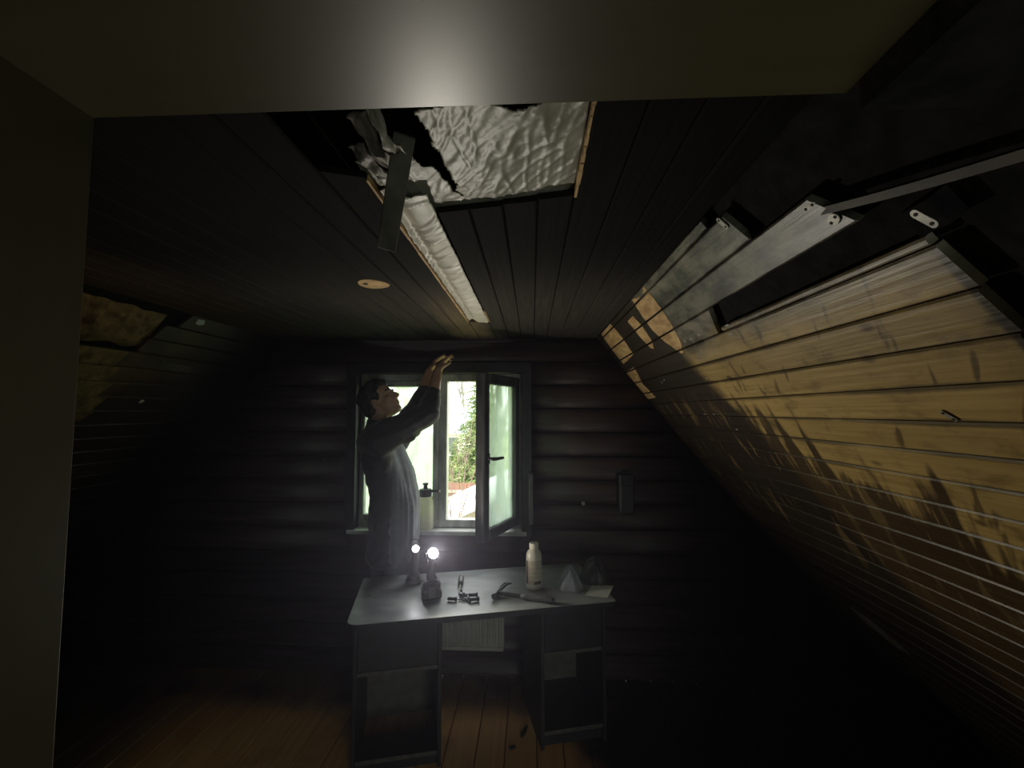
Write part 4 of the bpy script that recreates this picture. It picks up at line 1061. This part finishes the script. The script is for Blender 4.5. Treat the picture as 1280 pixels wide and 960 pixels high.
# dark jacket, hitched up in front; its low back stands in for shade
jk = MB()
jk.caps([(-0.888, 2.525, 1.475), (-0.862, 2.525, 1.36), (-0.845, 2.525, 1.24), (-0.838, 2.525, 1.16)], [0.112, 0.096, 0.084, 0.082], 18)
for sg in (-1, 1):
    jk.caps([(-0.892, 2.525 + sg*0.10, 1.475), (-0.862, 2.525 + sg*0.105, 1.34), (-0.838, 2.53 + sg*0.105, 1.20), (-0.838, 2.545 + sg*(0.10 if sg < 0 else 0.06), 1.05), (-0.840, 2.55 + sg*(0.095 if sg < 0 else 0.05), 0.94), (-0.850, 2.555 + sg*(0.09 if sg < 0 else 0.05), 0.848)], [0.098, 0.092, 0.080, 0.084, 0.090, 0.095], 16)
    S_, E_, W_ = ARM[sg]
    jk.caps([(-0.888, 2.525 + sg*0.12, 1.475), S_ + Vector((0.01, 0, -0.015)), S_.lerp(E_, 0.55) + Vector((0, 0, -0.022)), E_ + Vector((-0.012, 0, -0.018)), E_.lerp(W_, 0.38)], [0.10, 0.100, 0.084, 0.074, 0.052], 16)
    jk.ell(S_.lerp(E_, 0.45) + Vector((0, 0, -0.06)), (0.10, 0.06, 0.055))
    jk.tube([E_.lerp(W_, 0.30), E_.lerp(W_, 0.50)], [0.055, 0.050], 16)
jk.caps([(-0.868, 2.595, 0.90), (-0.866, 2.605, 0.64)], [0.102, 0.102], 16)
jk.tube([(-0.893, 2.525, 1.53), (-0.888, 2.522, 1.605)], [0.098, 0.082], 18)
def jacket_fold(p):
    u = p.x*0.55 - p.z*0.83
    return 0.009*noise.noise(Vector((p.x*9 + p.z*16, p.y*6, p.z*6 - p.x*10))) + 0.006*noise.noise(Vector((u*40, p.y*9, p.x*8))) - 0.002
obj('jacket', cloth(jk, 0.009, 4, jacket_fold), M['jacket'], man, smooth=True, fix=False)

# ------------------------------------------------------------------ outdoors
GZ = -2.6
struct(obj('ground', MB().box((-70, 3.2, GZ-0.3), (60, 95, GZ)), M['grass']), 'yellow-green lawn')
struct(obj('wall_outside', MB().box((-3.6, 2.93, GZ), (2.4, 3.02, -0.1)), M['shedwall']))
# fence
fc = thing('garden_fence', (-6, 15.0, GZ), 'brown board fence across the garden behind the white-roofed shed', 'fence')
for k in range(60):
    xk = -13 + k*0.25
    obj('fence_board', MB().box((xk, 15.0, GZ+0.08), (xk+0.235, 15.03, GZ+1.78)), M['fence'], fc)
for zz in (0.35, 1.45):
    obj('fence_rail', MB().box((-13, 14.94, GZ+zz), (2, 15.0, GZ+zz+0.09)), M['palebark'], fc)
for k in range(7):
    obj('fence_post', MB().box((-13 + k*2.5, 15.03, GZ), (-12.88 + k*2.5, 15.15, GZ+1.8)), M['fence'], fc)
# shed with white roof below the window
sh = thing('shed', (0.2, 9.5, GZ), 'low shed with a white sheet roof just below the window', 'shed')
obj('walls', MB().prism([(-2.0, GZ), (2.2, GZ), (2.2, -0.75), (0.3, 0.45), (-2.0, -0.62)], 3.0, lambda u, v, w: Vector((u, 8.0 + w, v))), M['shedwall'], sh)
obj('roof_slope', MB().prism([(-2.35, -0.72), (0.3, 0.50), (0.3, 0.56), (-2.35, -0.66)], 3.6, lambda u, v, w: Vector((u, 7.7 + w, v))), M['whiteroof'], sh)
obj('roof_slope', MB().prism([(2.55, -0.90), (0.3, 0.50), (0.3, 0.56), (2.55, -0.84)], 3.6, lambda u, v, w: Vector((u, 7.7 + w, v))), M['whiteroof'], sh)
# house
hx0, hx1, hy0, hy1 = -13.5, -5.0, 34.0, 41.0
ho = thing('house', (-9, 37.5, GZ), 'white house with a blue-grey roof beyond the fence', 'house')
obj('walls', MB().box((hx0, hy0, GZ), (hx1, hy1, 0.1)), M['housewall'], ho)
ym = (hy0+hy1)/2
obj('gable', MB().prism([(hy0, 0.1), (hy1, 0.1), (ym, 1.75)], hx1-hx0, lambda y, z_, w: Vector((hx0+w, y, z_))), M['housewall'], ho)
for sg, ye in ((-1, hy0-0.6), (1, hy1+0.6)):
    obj('roof_slope', MB().prism([(ye, -0.15), (ym, 1.75), (ym, 1.95), (ye, 0.05)], hx1-hx0+1.0, lambda y, z_, w: Vector((hx0-0.5+w, y, z_))), M['houseroof'], ho)
for k, xk in enumerate((-12.2, -10.2, -8.4, -6.75)):
    wn2 = obj('house_window', MB().box((xk, hy0-0.06, -1.6), (xk+0.95, hy0+0.02, -0.35)), M['whiteroof'], ho)
    obj('pane', MB().box((xk+0.08, hy0-0.08, -1.52), (xk+0.87, hy0-0.055, -0.43)), M['winglass'], wn2)
obj('chimney', MB().box((-11.2, ym-0.3, 1.5), (-10.6, ym+0.3, 2.9)), M['fence'], ho)

def conifer(x, y, h, rad, label, mat_, seed, tiers):
    rnd = random.Random(seed)
    t = thing('conifer', (x, y, GZ), label, 'tree', 'conifers in the garden')
    obj('trunk', MB().tube([(x, y, GZ), (x, y, GZ+h*0.96)], [h*0.018, 0.02], 8), M['bark'], t)
    mb = MB()
    for k in range(tiers):
        f = k/tiers; z_ = GZ + h*(0.08 + 0.90*f); r = rad*(1-f)**0.8 + 0.15
        nbk = int(7 + 9*(1-f))
        for b in range(nbk):
            a = rnd.uniform(0, 6.283); z_ = GZ + h*(0.08 + 0.90*f) + rnd.uniform(-0.5, 0.5)*h/tiers; L_ = r*rnd.uniform(0.7, 1.08); dr = Vector((math.cos(a), math.sin(a), 0)); sd_ = Vector((-dr.y, dr.x, 0))
            for q in range(9):
                u = (q+1)/9; c = Vector((x, y, z_)) + dr*L_*u + Vector((0, 0, 0.16*L_*u - 0.30*L_*u*u))
                for e in range(3):
                    w = L_*0.20*(1.15-u*0.6)*rnd.uniform(0.5, 1.2)
                    d2 = (dr*rnd.uniform(0.1, 1) + sd_*rnd.uniform(-1, 1) + Vector((0, 0, rnd.uniform(-0.5, 0.35)))).normalized()
                    pp = d2.cross(Vector((rnd.uniform(-1, 1), rnd.uniform(-1, 1), rnd.uniform(-1, 1)))).normalized()
                    mb.add([c - pp*w*0.20, c + pp*w*0.20, c + d2*w*1.5], [(0, 1, 2)])
    obj('needles', mb, mat_, t, fix=False)
conifer(-2.35, 20.5, 7.4, 1.75, 'tall light green conifer standing right of the white house', M['needle'], 3, 44)
conifer(-5.15, 29.0, 2.3, 1.0, 'small dark green conifer in front of the white house', M['needle2'], 4, 18)
conifer(-8.4, 19.0, 8.0, 2.2, 'big conifer seen blurred through the left pane', M['needle'], 5, 40)
conifer(-6.9, 25.0, 4.0, 1.5, 'middle conifer behind the left pane beside the house', M['needle2'], 6, 26)
def bush(x, y, h, r, label, m, seed, nleaf):
    rnd = random.Random(seed)
    t = thing('bush', (x, y, GZ), label, 'bush', 'bushes in the garden')
    for k in range(7):
        a = rnd.uniform(0, 6.28); e = Vector((x + r*0.8*math.cos(a), y + r*0.8*math.sin(a), GZ + h*rnd.uniform(0.6, 1)))
        obj('stem', MB().tube([(x, y, GZ), Vector((x, y, GZ)).lerp(e, 0.5) + Vector((0, 0, 0.2)), e], [0.03, 0.02, 0.008], 5), M['twig'], t)
    mb = MB()
    for k in range(nleaf):
        a = rnd.uniform(0, 6.28); rr = r*math.sqrt(rnd.random()); zz = GZ + h*rnd.uniform(0.2, 1)
        c = Vector((x + rr*math.cos(a), y + rr*math.sin(a), zz)); u = Vector((rnd.uniform(-1, 1), rnd.uniform(-1, 1), rnd.uniform(-1, 1))).normalized(); v = u.orthogonal().normalized(); s2 = rnd.uniform(0.03, 0.07)
        mb.add([c - u*s2, c + v*s2*0.6, c + u*s2, c - v*s2*0.6], [(0, 1, 2, 3)])
    obj('leaves', mb, m, t, fix=False)
bush(-3.75, 25.5, 1.7, 0.9, 'yellowing bush under the tall light green conifer', M['leaf'], 9, 700)
bush(-5.0, 26.0, 1.2, 0.7, 'greenish bush left of the yellowing bush behind the fence', M['needle'], 10, 500)
def bare_tree(name, x, y, z0, h, label, m, seed, r0, depth, spread, grp, cat):
    rnd = random.Random(seed); t = thing(name, (x, y, z0), label, cat, grp)
    tk, bmb = MB(), MB()
    def grow(p, d, L_, r, lev):
        e = p + d*L_; mid = p + d*L_*0.5 + Vector((rnd.uniform(-1, 1), rnd.uniform(-1, 1), 0))*L_*0.05
        (tk if lev == 0 else bmb).tube([p, mid, e], [r, r*0.85, r*0.65], 5 if lev < 2 else 4, False)
        if lev >= depth: return
        for k in range(4 if lev else 6):
            f = rnd.uniform(0.4, 1.0); q = p.lerp(e, f)
            nd = (d + Vector((rnd.uniform(-1, 1), rnd.uniform(-1, 1), rnd.uniform(-0.2, 0.7)))*spread).normalized()
            grow(q, nd, L_*rnd.uniform(0.45, 0.65), r*0.5, lev+1)
    grow(Vector((x, y, z0)), Vector((0, 0, 1)), h*0.62, r0, 0)
    obj('trunk', tk, m, t, fix=False); obj('branches', bmb, m, t, fix=False)
labs = ['leftmost bare birch far behind the garden', 'bare birch behind the house roof', 'bare birch behind the right end of the house roof', 'rightmost bare birch far behind the conifer', 'bare birch seen above the left pane middle']
for k, xk in enumerate((-19.5, -10.4, -7.6, -4.6, -14.6)):
    bare_tree('birch', xk, 46 + 3*(k % 2), GZ, 12 + (k % 3), labs[k], M['greybark'], 20+k, 0.15, 5, 0.62, 'bare birches in the distance', 'tree')
bare_tree('bare_shrub', -1.18, 6.6, GZ, 3.9, 'bare brown shrub rising in front of the white shed roof', M['twig'], 31, 0.022, 3, 0.7, None, 'shrub')
bare_tree('bare_shrub', -0.98, 6.2, GZ, 3.5, 'thinner bare shrub at the right edge of the open window', M['twig'], 33, 0.016, 3, 0.7, None, 'shrub')

# ------------------------------------------------------------------ thin haze added for the veil of glow around the lamp
hz_m, hzN, hzL = nt('added_haze')
hzN.remove(hzN['Principled BSDF'])
vs_ = hzN.new('ShaderNodeVolumeScatter'); vs_.inputs['Color'].default_value = (0.74, 0.74, 1.0, 1)
vs_.inputs['Density'].default_value = 0.013; vs_.inputs['Anisotropy'].default_value = 0.55
hzL.new(vs_.outputs[0], hzN['Material Output'].inputs['Volume'])
hzp = [(LX+0.03, ZC-0.03), (RX-0.03, ZC-0.03), (RX + 1.60, 0.06), (LX - 1.60, 0.06)]
hz_o = obj('added_haze', MB().prism(hzp, 2.08, lambda u, v, w: Vector((u, 0.62 + w, v))), hz_m)
hz_o['kind'] = 'stuff'; tag(hz_o, 'thin added haze giving the veil around the lamp', 'haze')
